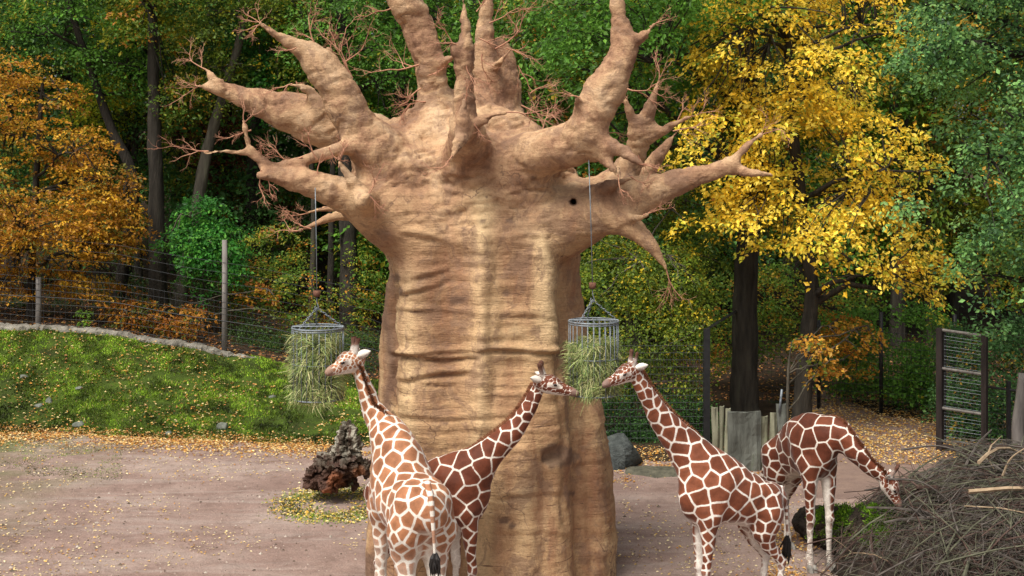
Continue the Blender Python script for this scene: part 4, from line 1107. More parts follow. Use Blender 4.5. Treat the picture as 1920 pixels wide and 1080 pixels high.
    disp = disp + vridge(905, 0.17, 20, 330, 820) + vridge(1032, 0.11, 15, 420, 660, 0.05) + vridge(775, 0.07, 20, 500, 900) - vridge(970, 0.09, 30, 380, 720) - vridge(840, 0.08, 30, 420, 780) - vridge(925, 0.04, 6, 380, 780) + vridge(935, 0.05, 14, 760, 1080) \
        + vridge(985, 0.07, 20, 820, 1100) - vridge(1020, 0.05, 16, 860, 1100) - vridge(1052, 0.05, 7, 560, 1000, 0.03) - vridge(940, 0.03, 10, 420, 640) + vridge(1110, 0.06, 16, 760, 1080, 0.05) - vridge(1090, 0.05, 8, 760, 1080, 0.05)
    # dark rough strip down the left edge
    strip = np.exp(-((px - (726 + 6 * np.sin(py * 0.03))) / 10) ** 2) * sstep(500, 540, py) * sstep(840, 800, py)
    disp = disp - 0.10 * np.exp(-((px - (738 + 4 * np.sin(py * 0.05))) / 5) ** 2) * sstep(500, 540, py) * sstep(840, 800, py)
    isl = own > 0
    # ring wrinkles on the limbs
    ring = fbm(np.stack([X * 2.4, Y * 2.4, Z * 3.6], 1) + 1.2 * vnoise(v * 1.3, 6)[:, None], 31, 5, 0.6) - 0.5
    rid = 1 - np.abs(fbm(v * np.array([1.6, 1.6, 2.8]), 36, 3) - 0.5) * 6
    ax = fd.axial; rg = fbm(np.stack([ax * 6.5 + 1.1 * vnoise(v * 2.0, 9), X * 1.1, Z * 1.1], 1), 33, 4, 0.6) - 0.5
    rg = np.where(isl, rg, ring)
    rg2 = fbm(np.stack([ax * 14 + 2.5 * vnoise(v * 2.0, 19), X * 1.6, Z * 1.6], 1), 34, 3, 0.6) - 0.5
    rg2 = np.where(isl, rg2, fbm(np.stack([X * 3, Y * 3, Z * 11 + 3 * vnoise(v * 1.1, 29)], 1), 35, 3) - .5)
    d_l = 0.15 * lump + 0.08 * ring + 0.12 * rg + 0.06 * rg2 - 0.022 * np.clip(rid, 0, 1)
    thin = np.clip(np.abs(bd) * 0 + 1, 0, 1)
    tw = sstep(7.6, 5.2, Z + 1.6 * (fbm(v * 0.9, 51, 3) - 0.5))
    cre = np.abs(fbm(v * np.array([1.3, 1.3, 2.6]) + 0.6 * vnoise(v * 2.5, 3)[:, None], 88, 4, .55) - 0.5) * 2
    crease = -0.05 * sstep(0.10, 0.0, cre)
    disp = disp * tw + d_l * (1 - tw) + crease * (1 - .75 * tw)
    lim = np.where(isl, 0.55, 1.0)
    v2 = v + n * (disp * lim)[:, None]
    v2 = relax(v2, q, 1, 0.12)
    n2 = vnormals(v2, q)
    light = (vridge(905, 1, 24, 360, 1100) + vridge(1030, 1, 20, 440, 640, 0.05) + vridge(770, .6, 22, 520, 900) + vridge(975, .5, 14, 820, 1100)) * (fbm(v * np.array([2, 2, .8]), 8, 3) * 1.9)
    spots = np.zeros(len(v))  # knot marks, plus dark colour over the two holes standing in for shade
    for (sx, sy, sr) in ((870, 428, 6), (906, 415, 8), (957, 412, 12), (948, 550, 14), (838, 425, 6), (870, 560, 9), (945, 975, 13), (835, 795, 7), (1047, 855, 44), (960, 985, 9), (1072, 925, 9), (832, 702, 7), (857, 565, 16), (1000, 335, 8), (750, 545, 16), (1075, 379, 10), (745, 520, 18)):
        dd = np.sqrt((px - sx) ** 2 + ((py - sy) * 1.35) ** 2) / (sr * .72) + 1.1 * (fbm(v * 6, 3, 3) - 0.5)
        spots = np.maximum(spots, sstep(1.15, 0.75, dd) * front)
    ob = thing('artificial_baobab', 'huge sand-coloured artificial baobab with swollen trunk and stubby bare limbs', 'artificial tree', (0.0, 24.2, 0.0))
    fo = own[q]; fo = np.where((fo == fo[:, :1]).all(1), fo[:, 0], np.max(fo, 1))
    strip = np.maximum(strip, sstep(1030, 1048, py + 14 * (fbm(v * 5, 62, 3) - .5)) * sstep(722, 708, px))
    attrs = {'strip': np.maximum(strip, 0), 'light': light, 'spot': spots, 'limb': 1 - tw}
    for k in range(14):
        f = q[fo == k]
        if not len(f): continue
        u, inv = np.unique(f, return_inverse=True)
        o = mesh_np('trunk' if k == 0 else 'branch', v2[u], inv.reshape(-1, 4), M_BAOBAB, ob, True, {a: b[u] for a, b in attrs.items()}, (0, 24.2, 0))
        o.data.normals_split_custom_set_from_vertices([tuple(x) for x in n2[u]])
    # dark rough root flare, lower left, and the brush of pinkish coral twigs
    tw = lambda px, py, Y, dx, dy, s, dz=0.0, dense=1.0: twigs(ob, P(px, py, Y), (dx, dz, -dy), s * 1.3, dense)
    for a in ((490, 46, 22.0, -1, -.45, .55), (486, 46, 22.0, -.9, .1, .4), (588, 84, 22.2, -.7, -1, .75), (548, 92, 22.0, -.8, .3, .35), (618, 92, 22.5, .1, -1, .35),
              (655, 145, 22.9, 0.1, -1, 1.0), (655, 140, 22.9, -.8, -.9, .65), (655, 110, 22.9, .6, -.5, .65), (368, 162, 24.0, -1, .35, .6), (386, 130, 24.0, -1, -.5, .65), (372, 160, 24.0, -1, -.3, .4), (540, 158, 23.8, -1, .1, .6),
              (558, 160, 23.8, 0.2, .6, .25), (535, 303, 22.0, -.8, -.5, .6), (590, 292, 22.0, -.6, -1, .55), (620, 285, 22.0, .2, .6, .3), (640, 292, 22.0, .5, -.8, .4), (560, 300, 22.0, -.6, .5, .35),
              (382, 286, 21.7, -1, .25, .6), (457, 228, 21.7, -.5, -1, .45), (462, 245, 21.7, -1, .1, .45), (490, 300, 21.8, .4, -1, .4), (487, 328, 21.65, -.3, 1, .45), (500, 334, 21.7, .3, 1, .35), (595, 322, 21.9, -.1, -1, .4), (637, 305, 21.8, .2, -1, .28),
              (690, 366, 21.35, .6, -.8, .55), (700, 375, 21.3, .6, .6, .35), (560, 433, 23.3, -1, .3, .55), (575, 428, 23.3, -.8, -.1, .5), (575, 400, 23.8, -1, .4, .5),
              (778, 122, 23.3, -1, .1, .95), (782, 170, 23.3, -1, .6, .6), (790, 190, 23.3, -1, -.1, .5), (862, 98, 23.1, .8, -.6, .4), (847, 82, 21.5, -.6, -1, .6), (850, 84, 21.5, -1, -.1, .4), (872, 190, 21.15, 0, -1, .45), (875, 130, 21.5, .1, 1, .5),
              (845, 300, 21.0, -.4, 1, .45), (950, 210, 21.2, 1, -.1, .65), (893, 240, 21.2, .3, .6, .3), (812, 140, 23.2, .5, -.1, .35), (936, 88, 24.3, 1, -.5, 1.05), (925, 40, 24.2, 1, -.4, .7), (905, 75, 24.0, 1, .5, .6), (958, 92, 24.0, .9, .2, .6),
              (975, 130, 24.3, .5, 1, .6), (985, 200, 24.2, .6, .2, .8), (1000, 170, 24.2, .6, -.5, .5), (1015, 245, 24.0, .2, -1, .6), (898, 15, 24.2, .6, -.9, .5), (905, 110, 23.9, .1, 1, .55),
              (1226, 46, 21.7, 1, -.55, .45), (1080, 180, 21.45, -1, -.4, .4), (1185, 168, 21.6, 1, .15, .6), (1206, 310, 21.45, 1, .3, .4), (1161, 336, 21.55, .3, 1, .45), (1200, 300, 21.5, .4, 1, .25), (1150, 250, 22.2, 1, .1, .3),
              (1236, 148, 22.8, .35, -1, .5), (1290, 220, 22.6, 1, -.35, .5), (1270, 245, 23.7, 1, -.1, .6), (1274, 220, 22.7, .5, -1, .45), (1232, 175, 22.7, .9, .4, .35), (1428, 252, 22.3, 1, -.5, .55), (1190, 335, 22.2, 1, .5, .4), (1215, 402, 22.0, 1, -.1, .5),
              (1249, 504, 22.3, .35, 1, .7), (1174, 190, 22.8, -.3, -1, .25), (1040, 190, 24.5, -.4, 1, .3), (725, 20, 23.3, -1, .5, .5), (765, 200, 23.2, -.7, .8, .4)):
        tw(*a)

def twigs(parent, p0, d, s, dense=1.0):
    """a pinkish coral-like spray of bare twigs"""
    b = MB(); d = np.array(d, float); d /= np.linalg.norm(d)
    def grow(p, d, ln, r, lv):
        n = 4; pts = [p]; dd = d.copy()
        for i in range(n):
            dd = dd + RNG.normal(0, 0.13 + .03 * lv, 3) * np.array([1, .8, 1]); dd /= np.linalg.norm(dd)
            pts.append(pts[-1] + dd * ln / n)
        b.tube(pts, np.linspace(r, r * 0.55, n + 1), 4 if lv < 2 else 3, cap=False)
        if lv >= 4: return
        k = [3, 3, 3, 2][lv]
        for i in range(k):
            j = n if i == 0 else RNG.integers(1, n + 1)
            q = rand_unit(1)[0]; q = q - dd * (q @ dd); q /= np.linalg.norm(q)
            nd = dd + q * (0.25 if i == 0 else RNG.uniform(.45, 1.0)); nd /= np.linalg.norm(nd)
            grow(pts[j], nd, ln * RNG.uniform(0.5, 0.85), r * 0.62, lv + 1)
    r0 = 0.009 + 0.006 * s
    grow(np.asarray(p0, float) - d * 0.08, d, s * 0.42, r0, 0)
    b.build('twig_spray', M_TWIG, parent)

def mk_baobab_mats():
    global M_BAOBAB, M_TWIG
    m, nt, out = new_mat('sculpted_concrete_bark')
    vs = coords(nt, (0.9, 0.9, 8.5)); v1 = coords(nt, (1, 1, 1)); vv = coords(nt, (1.4, 1.4, 0.35))
    n_s = noise(nt, vs, 1.5, 8, 0.66, 1.1); n_b = noise(nt, v1, 0.8, 5, 0.6, 0.4); n_f = noise(nt, v1, 9, 6, 0.7); n_v = noise(nt, vv, 1.5, 5, 0.6, 0.5)
    A = lambda k: N(nt, 'ShaderNodeAttribute', attribute_name=k).outputs['Fac']
    base = ramp(nt, n_b, [(0.30, (0.30, 0.17, 0.098)), (0.42, (0.43, 0.26, 0.14)), (0.55, (0.53, 0.345, 0.185)), (0.70, (0.60, 0.43, 0.245))])
    c = mixc(nt, 0.5, base, ramp(nt, n_s, [(0.28, (0.42, 0.34, 0.30)), (0.40, (0.86, 0.80, 0.76)), (0.60, (1.03, 1.03, 1.02)), (0.80, (1.15, 1.16, 1.14))]), 'MULTIPLY')
    c = mixc(nt, ramp(nt, n_v, [(0.47, (0, 0, 0)), (0.62, (0.7, 0.7, 0.7))]), c, (0.30, 0.145, 0.08))
    gl = ramp(nt, noise(nt, v1, 1.1, 7, 0.7, 0.5), [(0.36, (0.20, 0.105, 0.062)), (0.45, (0.36, 0.205, 0.118)), (0.54, (0.49, 0.31, 0.175)), (0.64, (0.54, 0.37, 0.225)), (0.74, (0.27, 0.165, 0.11))])
    gl = mixc(nt, 0.5, gl, ramp(nt, noise(nt, coords(nt, (2.5, 2.5, 5.0)), 2.2, 6, 0.65, 1.2), [(0.3, (0.62, 0.56, 0.54)), (0.5, (1, 1, 1)), (0.7, (1.12, 1.12, 1.1))]), 'MULTIPLY')
    c = mixc(nt, A('limb'), c, gl)
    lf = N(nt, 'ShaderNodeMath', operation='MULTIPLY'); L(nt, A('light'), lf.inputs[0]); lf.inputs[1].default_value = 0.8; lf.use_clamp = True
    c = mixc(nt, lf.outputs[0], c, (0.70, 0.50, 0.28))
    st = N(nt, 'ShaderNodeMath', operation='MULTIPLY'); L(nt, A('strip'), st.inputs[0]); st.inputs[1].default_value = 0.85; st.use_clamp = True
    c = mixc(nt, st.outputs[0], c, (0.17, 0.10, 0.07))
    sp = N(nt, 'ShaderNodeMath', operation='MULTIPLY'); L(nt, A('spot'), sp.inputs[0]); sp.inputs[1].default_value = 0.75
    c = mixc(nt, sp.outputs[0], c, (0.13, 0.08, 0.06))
    c = mixc(nt, 0.45, c, ramp(nt, n_f, [(0.3, (0.6, 0.57, 0.55)), (0.5, (1, 1, 1)), (0.7, (1.15, 1.12, 1.08))]), 'MULTIPLY')
    # short dark horizontal cracks in the render
    dn = noise(nt, coords(nt, (0.9, 0.9, 11.0)), 1.7, 3, 0.55, 0.8)
    dash = ramp(nt, dn, [(0.0, (1, 1, 1)), (0.30, (1, 1, 1)), (0.325, (0, 0, 0))])
    dl = N(nt, 'ShaderNodeMapRange'); dl.inputs['To Min'].default_value = 0.85; dl.inputs['To Max'].default_value = 0.25; L(nt, A('limb'), dl.inputs['Value'])
    dm = mixc(nt, 1.0, dash, dl.outputs[0], 'MULTIPLY')
    c = mixc(nt, dm, c, (0.13, 0.07, 0.045))
    # grey-brown stain washes with crisp edges
    sw = ramp(nt, noise(nt, coords(nt, (1.3, 1.3, 1.0)), 1.5, 9, 0.72, 1.0), [(0.52, (0, 0, 0)), (0.56, (0.5, 0.5, 0.5)), (0.70, (0.75, 0.75, 0.75))])
    c = mixc(nt, sw, c, (0.24, 0.145, 0.095))
    # hairline cracks
    vo = N(nt, 'ShaderNodeTexVoronoi', feature='DISTANCE_TO_EDGE'); vo.inputs['Scale'].default_value = 0.75
    wv = N(nt, 'ShaderNodeVectorMath', operation='ADD'); nz = N(nt, 'ShaderNodeTexNoise'); nz.inputs['Scale'].default_value = 2.5; nz.inputs['Detail'].default_value = 5
    L(nt, v1, nz.inputs['Vector']); L(nt, v1, wv.inputs[0]); L(nt, nz.outputs['Color'], wv.inputs[1]); L(nt, wv.outputs[0], vo.inputs['Vector'])
    cr = ramp(nt, vo.outputs['Distance'], [(0.0, (0.9, 0.9, 0.9)), (0.013, (0, 0, 0))])
    gate = ramp(nt, noise(nt, v1, 0.9, 2, 0.5), [(0.5, (0, 0, 0)), (0.62, (1, 1, 1))])
    cr = mixc(nt, 1.0, cr, gate, 'MULTIPLY')
    c = mixc(nt, cr, c, (0.12, 0.07, 0.05))
    sf = N(nt, 'ShaderNodeMapRange'); sf.inputs['To Min'].default_value = 0.75; sf.inputs['To Max'].default_value = 0.12; L(nt, A('limb'), sf.inputs['Value']); sf.inputs['To Min'].default_value = 0.6; sf.inputs['To Max'].default_value = 0.3
    bb = N(nt, 'ShaderNodeBump'); bb.inputs['Distance'].default_value = 0.05; L(nt, sf.outputs[0], bb.inputs['Strength']); L(nt, n_s, bb.inputs['Height']); nb = bb.outputs[0]
    vr = coords(nt, (2.5, 2.5, 5.0)); nb = bump(nt, noise(nt, vr, 2.2, 6, 0.65, 1.2), 0.4, 0.05, nb); nb = bump(nt, n_f, 0.7, 0.035, nb)
    ff = noise(nt, v1, 30, 5, 0.75); c = mixc(nt, 0.4, c, ramp(nt, ff, [(0.35, (0.6, 0.56, 0.53)), (0.5, (1, 1, 1)), (0.68, (1.2, 1.18, 1.15))]), 'MULTIPLY'); nb = bump(nt, ff, 0.5, 0.012, nb)
    principled(nt, out, c, 0.82, nb, 0.25); M_BAOBAB = m
    M_TWIG = mat_noise('pinkish_coral_twig', (0.30, 0.13, 0.08), (0.50, 0.26, 0.16), 4, bstr=0.1, rough=0.8)
mk_baobab_mats()
build_baobab()
# ================================================================== giraffes
def mk_fur():
    def fur(name, brown, brown2, white):
        m, nt, out = new_mat(name)
        e = N(nt, 'ShaderNodeAttribute', attribute_name='edge').outputs['Fac']
        cell = N(nt, 'ShaderNodeAttribute', attribute_name='cell').outputs['Fac']
        wh = N(nt, 'ShaderNodeAttribute', attribute_name='pale').outputs['Fac']
        dk = N(nt, 'ShaderNodeAttribute', attribute_name='dark').outputs['Fac']
        v = coords(nt); f = noise(nt, v, 60, 5, 0.7); mnoise = noise(nt, v, 5, 5, 0.6); wob = noise(nt, v, 38, 4, 0.7)
        ad = N(nt, 'ShaderNodeMath', operation='MULTIPLY_ADD'); L(nt, wob, ad.inputs[0]); ad.inputs[1].default_value = 1.0; L(nt, e, ad.inputs[2])
        mr = N(nt, 'ShaderNodeMapRange'); mr.interpolation_type = 'SMOOTHSTEP'
        mr.inputs['From Min'].default_value = 1.15; mr.inputs['From Max'].default_value = 1.9; L(nt, ad.outputs[0], mr.inputs['Value'])
        bc = mixc(nt, cell, brown, brown2)
        # each patch a little darker in its middle, mottled
        mid = N(nt, 'ShaderNodeMapRange'); mid.inputs['From Min'].default_value = 1.5; mid.inputs['From Max'].default_value = 5.0
        mid.inputs['To Min'].default_value = 1.12; mid.inputs['To Max'].default_value = 0.82; L(nt, ad.outputs[0], mid.inputs['Value'])
        bc = mixc(nt, 1.0, bc, mid.outputs[0], 'MULTIPLY')
        bc = mixc(nt, 0.6, bc, ramp(nt, mnoise, [(0.3, (0.5, 0.48, 0.46)), (0.7, (1.4, 1.4, 1.4))]), 'MULTIPLY')
        wc = mixc(nt, 0.4, white, ramp(nt, mnoise, [(0.3, (0.72, 0.68, 0.62)), (0.6, (1, 1, 1))]), 'MULTIPLY')
        inv = N(nt, 'ShaderNodeMath', operation='SUBTRACT'); inv.inputs[0].default_value = 1.0; L(nt, wh, inv.inputs[1]); inv.use_clamp = True
        fm = N(nt, 'ShaderNodeMath', operation='MULTIPLY'); L(nt, mr.outputs[0], fm.inputs[0]); L(nt, inv.outputs[0], fm.inputs[1])
        c = mixc(nt, fm.outputs[0], wc, bc)
        c = mixc(nt, dk, c, (0.09, 0.035, 0.02))
        c = mixc(nt, 0.5, c, ramp(nt, f, [(0.3, (0.55, 0.55, 0.55)), (0.7, (1.3, 1.3, 1.3))]), 'MULTIPLY')
        p = principled(nt, out, c, 0.7, bump(nt, f, 0.25, 0.006), 0.25)
        p.inputs['Sheen Weight'].default_value = 0.15; p.inputs['Sheen Roughness'].default_value = 0.4
        return m
    return (fur('fur_dark_patches', (0.115, 0.028, 0.012), (0.18, 0.048, 0.020), (0.72, 0.66, 0.58)),
            fur('fur_light_patches', (0.29, 0.115, 0.052), (0.40, 0.175, 0.082), (0.74, 0.69, 0.61)),
            fur('fur_mid_patches', (0.15, 0.040, 0.017), (0.235, 0.072, 0.032), (0.76, 0.71, 0.64)))
FUR_DARK, FUR_LIGHT, FUR_MID = mk_fur()
M_BLACKHAIR = mat_noise('black_tail_hair', (0.006, 0.005, 0.005), (0.02, 0.016, 0.014), 30, rough=0.5, spec=0.4)
M_MANE = mat_noise('russet_mane_hair', (0.10, 0.035, 0.015), (0.24, 0.09, 0.04), 25, rough=0.7)
M_EYE = mat_noise('dark_eye', (0.004, 0.003, 0.003), (0.012, 0.008, 0.006), 5, rough=0.15, bstr=0.0, spec=0.6)
M_HOOF = mat_noise('grey_hoof', (0.10, 0.09, 0.08), (0.26, 0.24, 0.21), 14, rough=0.6)
M_HORN = mat_noise('dark_horn_tuft', (0.012, 0.006, 0.005), (0.03, 0.014, 0.01), 30, rough=0.8)

def giraffe(label, origin, yaw, scale, neck, nrad, head, muzzle, headup, fur, legs, tail, seed, cellsize=1.0, line=0.016, tuft=0.5, rear_drop=0.0, pale_legs=0.0, ear_back=0.4, torso=1.0, width=1.0):
    """origin: ground point under the hips; yaw: heading (radians, 0 = +X); neck: world points from withers to poll"""
    ox, oy = origin; cy, sy = math.cos(yaw), math.sin(yaw); s = scale
    R = lambda x, y, z: np.array([ox + (x * cy - y * sy) * s, oy + (x * sy + y * cy) * s, z * s])
    side = np.array([-sy, cy, 0.0]); fwd = np.array([cy, sy, 0.0])
    neck = [np.asarray(p, float) for p in neck]; head = np.asarray(head, float); muzzle = np.asarray(muzzle, float)
    allp = [R(-0.7, -0.5, 0), R(-0.7, 0.5, 0), R(1.8, -0.5, 2.9), R(1.8, 0.5, 0)] + neck + [head, muzzle]
    for l in legs:
        for z in l: allp.append(R(*z[:3]))
    lo = np.min(allp, 0) - 0.35; hi = np.max(allp, 0) + 0.35; lo[2] = -0.04
    fd = Field(lo, hi, 0.021)
    rd = rear_drop; W = width
    T = torso
    # torso: half widths (side, up)
    st = [(-0.34, 1.98 - rd, .13, .16), (-0.18, 1.97 - rd, .25, .29), (0.02, 1.93 - rd, .33, .37), (0.35, 1.98 - rd * .5, .37, .42), (0.70, 2.05, .39, .48), (0.98, 2.10, .35, .52), (1.18, 2.08, .28, .49), (1.34, 2.02, .19, .33)]
    fd.chain([R(a[0] * T, 0, a[1]) for a in st], [(a[2] * s * W * 1.04, a[3] * s * 1.04) for a in st], 0.1, 1, side)
    # withers hump, shoulder blades, haunches, hip bones
    fd.seg(R(0.72 * T, 0, 2.42), R(1.12 * T, 0, 2.52), 0.13 * s, 0.15 * s, 0.16, 1)
    for e in (-1, 1):
        fd.seg(R(0.95 * T, e * 0.24 * W, 2.32), R(1.27 * T, e * 0.20 * W, 1.80), 0.15 * s, 0.17 * s, 0.12, 1)
        fd.seg(R(-0.02, e * 0.20 * W, 2.08 - rd), R(0.02, e * 0.22 * W, 1.68 - rd), 0.17 * s, 0.20 * s, 0.12, 1)
        fd.seg(R(0.16, e * 0.22 * W, 2.20 - rd), R(-0.10, e * 0.16 * W, 2.14 - rd), 0.09 * s, 0.09 * s, 0.1, 1)
    # neck
    nr = np.interp(np.linspace(0, 1, len(neck)), np.linspace(0, 1, len(nrad)), nrad)
    q = catmull(np.column_stack([np.array(neck), nr]), 5)
    fd.chain([a[:3] for a in q], [(a[3] * 0.78 * s, a[3] * s) for a in q], 0.26, 2, side)
    # chest joins the neck base
    fd.seg(R(1.22 * T, 0, 1.95), (np.array(neck[0]) * 0.4 + np.array(neck[1]) * 0.6), 0.20 * s, nr[1] * s * 0.80, 0.25, 1)
    # head
    hd = muzzle - head; hl = np.linalg.norm(hd); hd /= hl
    up = np.asarray(headup, float); up = up - hd * (up @ hd); up /= np.linalg.norm(up); hs = np.cross(up, hd)
    H = lambda x, y, z: head + (hd * x + hs * y + up * z) * s
    f = hl / s / 0.60
    hh = [(-0.03, 0.0, .100, .115), (0.10, -.012, .112, .150), (0.24 * f, -.022, .088, .125), (0.42 * f, -.035, .062, .084), (0.55 * f, -.04, .060, .070), (0.61 * f, -.045, .048, .054)]
    fd.chain([H(a[0], 0, a[1]) for a in hh], [(a[2] * s * 1.06, a[3] * s * 1.04) for a in hh], 0.06, 3, hs)
    fd.seg(H(0.12, 0, -0.10), H(0.40 * f, 0, -0.10), 0.055 * s, 0.032 * s, 0.04, 3)      # jaw
    fd.seg(H(0.14, 0, 0.10), H(0.22, 0, 0.085), 0.05 * s, 0.035 * s, 0.05, 3)              # brow bump
    for e in (-1, 1):
        fd.seg(H(0.19, e * 0.088, 0.045), H(0.24, e * 0.080, 0.035), 0.042 * s, 0.032 * s, 0.04, 3)
        fd.seg(H(0.0, e * 0.05, 0.08), H(-0.09, e * 0.078, 0.27), 0.042 * s, 0.032 * s, 0.03, 4)  # horns
        fd.seg(H(-0.09, e * 0.078, 0.27), H(-0.094, e * 0.079, 0.285), 0.040 * s, 0.036 * s, 0.02, 5)
        fd.seg(H(0.56 * f, e * 0.03, -0.015), H(0.59 * f, e * 0.032, -0.03), 0.026 * s, 0.02 * s, 0.02, 3)
    # legs
    for l in legs:
        fd.chain([R(*a[:3]) for a in l], [a[3] * s * 1.06 for a in l], 0.12, 6)
    v, q4 = fd.mesh(); v = relax(v, q4, 2, 0.45)
    own, _ = fd.owners(v)
    n = vnormals(v, q4)
    # muscles and skin relief
    fold = fbm(np.stack([v @ fwd * 9, v @ side * 3, v[:, 2] * 2.2], 1), seed + 5, 3) - 0.5
    v = v + n * (((fbm(v * 4, seed, 4, .6) - 0.5) * 0.045 + fold * 0.022 * (own == 1)) * (own != 3) * s)[:, None]
    zr = v[:, 2] / s
    # patches: seeds thrown on the skin, spacing by region
    neckpts = np.array(neck)
    rad = np.full(len(v), 0.235)
    rel = (v - np.array([ox, oy, 0])) @ fwd / s
    rad = np.where((own == 1), 0.20 + 0.06 * sstep(0.2, 0.9, rel / T), rad)
    rad = np.where((own == 1) & (zr < 1.72), 0.13, rad)
    npar = np.array([np.min(np.linalg.norm(v[:, None] - neckpts[None, -1], axis=2), 1)])[0] / s
    rad = np.where(own == 2, np.clip(0.105 + 0.075 * npar, 0.11, 0.215), rad)
    rad = np.where(own == 3, 0.055, rad)
    lz = np.clip((zr - 0.3) / 1.3, 0, 1)
    rad = np.where(own == 6, 0.065 + 0.11 * lz ** 1.3, rad) * s * cellsize
    sc = np.where(own == 1, 0.82, 1.0)
    vv = v + 0.03 * (np.stack([vnoise(v * 7, 1), vnoise(v * 7, 2), vnoise(v * 7, 3)], 1) - 0.5)
    rng = np.random.default_rng(seed)
    cand = rng.permutation(len(v))[:26000]
    sp = np.empty((0, 3)); sr = np.empty(0)
    acc = np.zeros((4000, 3)); ar = np.zeros(4000); m = 0
    for c in cand:
        p = vv[c]; r = rad[c]
        if m:
            d = acc[:m] - p
            if ((d * d).sum(1) < (0.5 * (ar[:m] + r)) ** 2).any(): continue
        acc[m] = p; ar[m] = r; m += 1
        if m >= 3999: break
    S_ = acc[:m]
    edge = np.empty(len(v)); cellid = np.empty(len(v))
    cr = rng.random(m)
    for a in range(0, len(v), 6000):
        x = vv[a:a + 6000]
        d2 = ((x[:, None] - S_[None]) ** 2).sum(2)
        k = np.argpartition(d2, 5, axis=1)[:, :6]; dk = np.take_along_axis(d2, k, 1)
        o = np.argsort(dk, 1); k = np.take_along_axis(k, o, 1); dk = np.take_along_axis(dk, o, 1)
        s1 = S_[k[:, 0]]; best = np.full(len(x), 9.0)
        for j in range(1, 6):
            g = np.linalg.norm(S_[k[:, j]] - s1, axis=1)
            best = np.minimum(best, (dk[:, j] - dk[:, 0]) / (2 * g + 1e-6))
        edge[a:a + 6000] = best; cellid[a:a + 6000] = cr[k[:, 0]]
    lw = line * s * np.where(own == 6, 0.75 + 0.3 * lz, 1.0) * np.where(own == 3, 0.42, 1.0) * np.where((own == 2) & (npar < .5), 0.8, 1.0)
    edge = edge / (lw * (0.75 + 0.6 * fbm(v * 6, seed + 9, 3)))
    pale = np.zeros(len(v))
    pale = np.where(own == 6, sstep(0.95, 0.62, zr) * (0.55 + pale_legs), pale)
    inner = (n @ side) * np.sign((v - np.array([ox, oy, 0])) @ side)
    pale = np.where((own == 6), np.maximum(pale, sstep(-0.1, -0.6, inner) * 0.85), pale)
    pale = np.where((own == 1), sstep(-0.55, -0.9, n[:, 2]) * 0.9, pale)
    pale = np.maximum(pale, np.where(own == 6, pale_legs * sstep(1.75, 1.0, zr), 0))
    # head colouring
    hx = (v - head) @ hd / s; hz = (v - head) @ up / s; hy = np.abs((v - head) @ hs) / s
    ish = own == 3
    pale = np.where(ish & (hz > -0.02) & (hz < 0.05) & (hx > 0.10) & (hx < 0.34 * f), 0.8, pale)
    pale = np.where(ish & (hz < -0.10), 0.9, pale)
    dark = np.zeros(len(v))
    dark = np.where(ish & (hz > 0.06) & (hx > 0.02) & (hx < 0.34), 0.65 * sstep(0.06, 0.035, hy), dark)
    mz = .6 * sstep(.50 * f, .58 * f, hx) * ish; dark = np.maximum(dark, mz * (.7 + .3 * (hz < -.05))); pale = pale * (1 - mz); edge = edge * (1 - .7 * mz) + 1.6 * mz; pale = np.maximum(pale, .45 * mz)
    dark = np.where(own == 4, 0.45 + sstep(0.16, 0.22, hz) * 0.5, dark); pale = np.where(own == 4, 0.4, pale)
    dark = np.where(own == 5, 1.0, dark)
    if len(legs):
        dark = np.where((own == 6) & (zr < 0.09), 0.25, dark)
    # ears and tail join the body mesh
    vs, fs, at = [v], [q4], [np.stack([edge, cellid, pale, dark], 1)]; base = len(v)
    def join(mb, pal, drk, edg=0.0):
        nonlocal base
        vv_ = np.concatenate(mb.v)
        for fl in (mb.q, mb.t):
            if fl: fs.append(np.concatenate(fl) + base)
        vs.append(vv_); at.append(np.tile([edg, 0.5, pal, drk], (len(vv_), 1))); base += len(vv_)
    for e in (-1, 1):
        a = H(0.0, e * 0.085, 0.045); d = (-hd * ear_back + hs * e * 0.9 + up * 0.22); d /= np.linalg.norm(d)
        w = np.cross(d, hd); w /= np.linalg.norm(w); nn = np.cross(w, d)
        m2 = MB(); g = []
        for t, wd in ((0, .022), (.15, .045), (.4, .062), (.65, .055), (.85, .03), (1, .004)):
            c = a + d * t * 0.215 * s
            cup = nn * 0.03 * s * math.sin(math.pi * min(1, t + .1))
            g.append([c - w * wd * s, c - cup + nn * 0.0, c + w * wd * s, c - cup * 0.2 + nn * 0.018 * s])
        g = np.array(g).reshape(-1, 3); qq = []
        for i in range(5):
            for j in range(4): qq.append([i * 4 + j, i * 4 + (j + 1) % 4, i * 4 + 4 + (j + 1) % 4, i * 4 + 4 + j])
        m2.add(g, quads=qq); join(m2, 1.0, 0.0)
    tp = np.array([p for p in tail], float)
    m3 = MB(); tq = catmull(tp, 5); m3.tube(tq, np.linspace(0.05, 0.016, len(tq)) * s, 7); 
    vv_ = np.concatenate(m3.v); tt = ((tp[0, 2] - vv_[:, 2]) / (tp[0, 2] - tp[-1, 2] + 1e-6))
    for fl in (m3.q, m3.t):
        if fl: fs.append(np.concatenate(fl) + base)
    vs.append(vv_); th = np.sin(tt * 46) * 2.2 + 1.1
    at.append(np.stack([th, tt * 0 + .5, tt * 0.2, tt * 0], 1)); base += len(vv_)
    at = np.concatenate(at)
    g = thing('giraffe', label, 'giraffe', (ox, oy, 0))
    V = np.concatenate(vs)
    body = mesh_np('body', V, fs, fur, g, True, {'edge': at[:, 0], 'cell': at[:, 1], 'pale': at[:, 2], 'dark': at[:, 3]}, (ox, oy, 0))
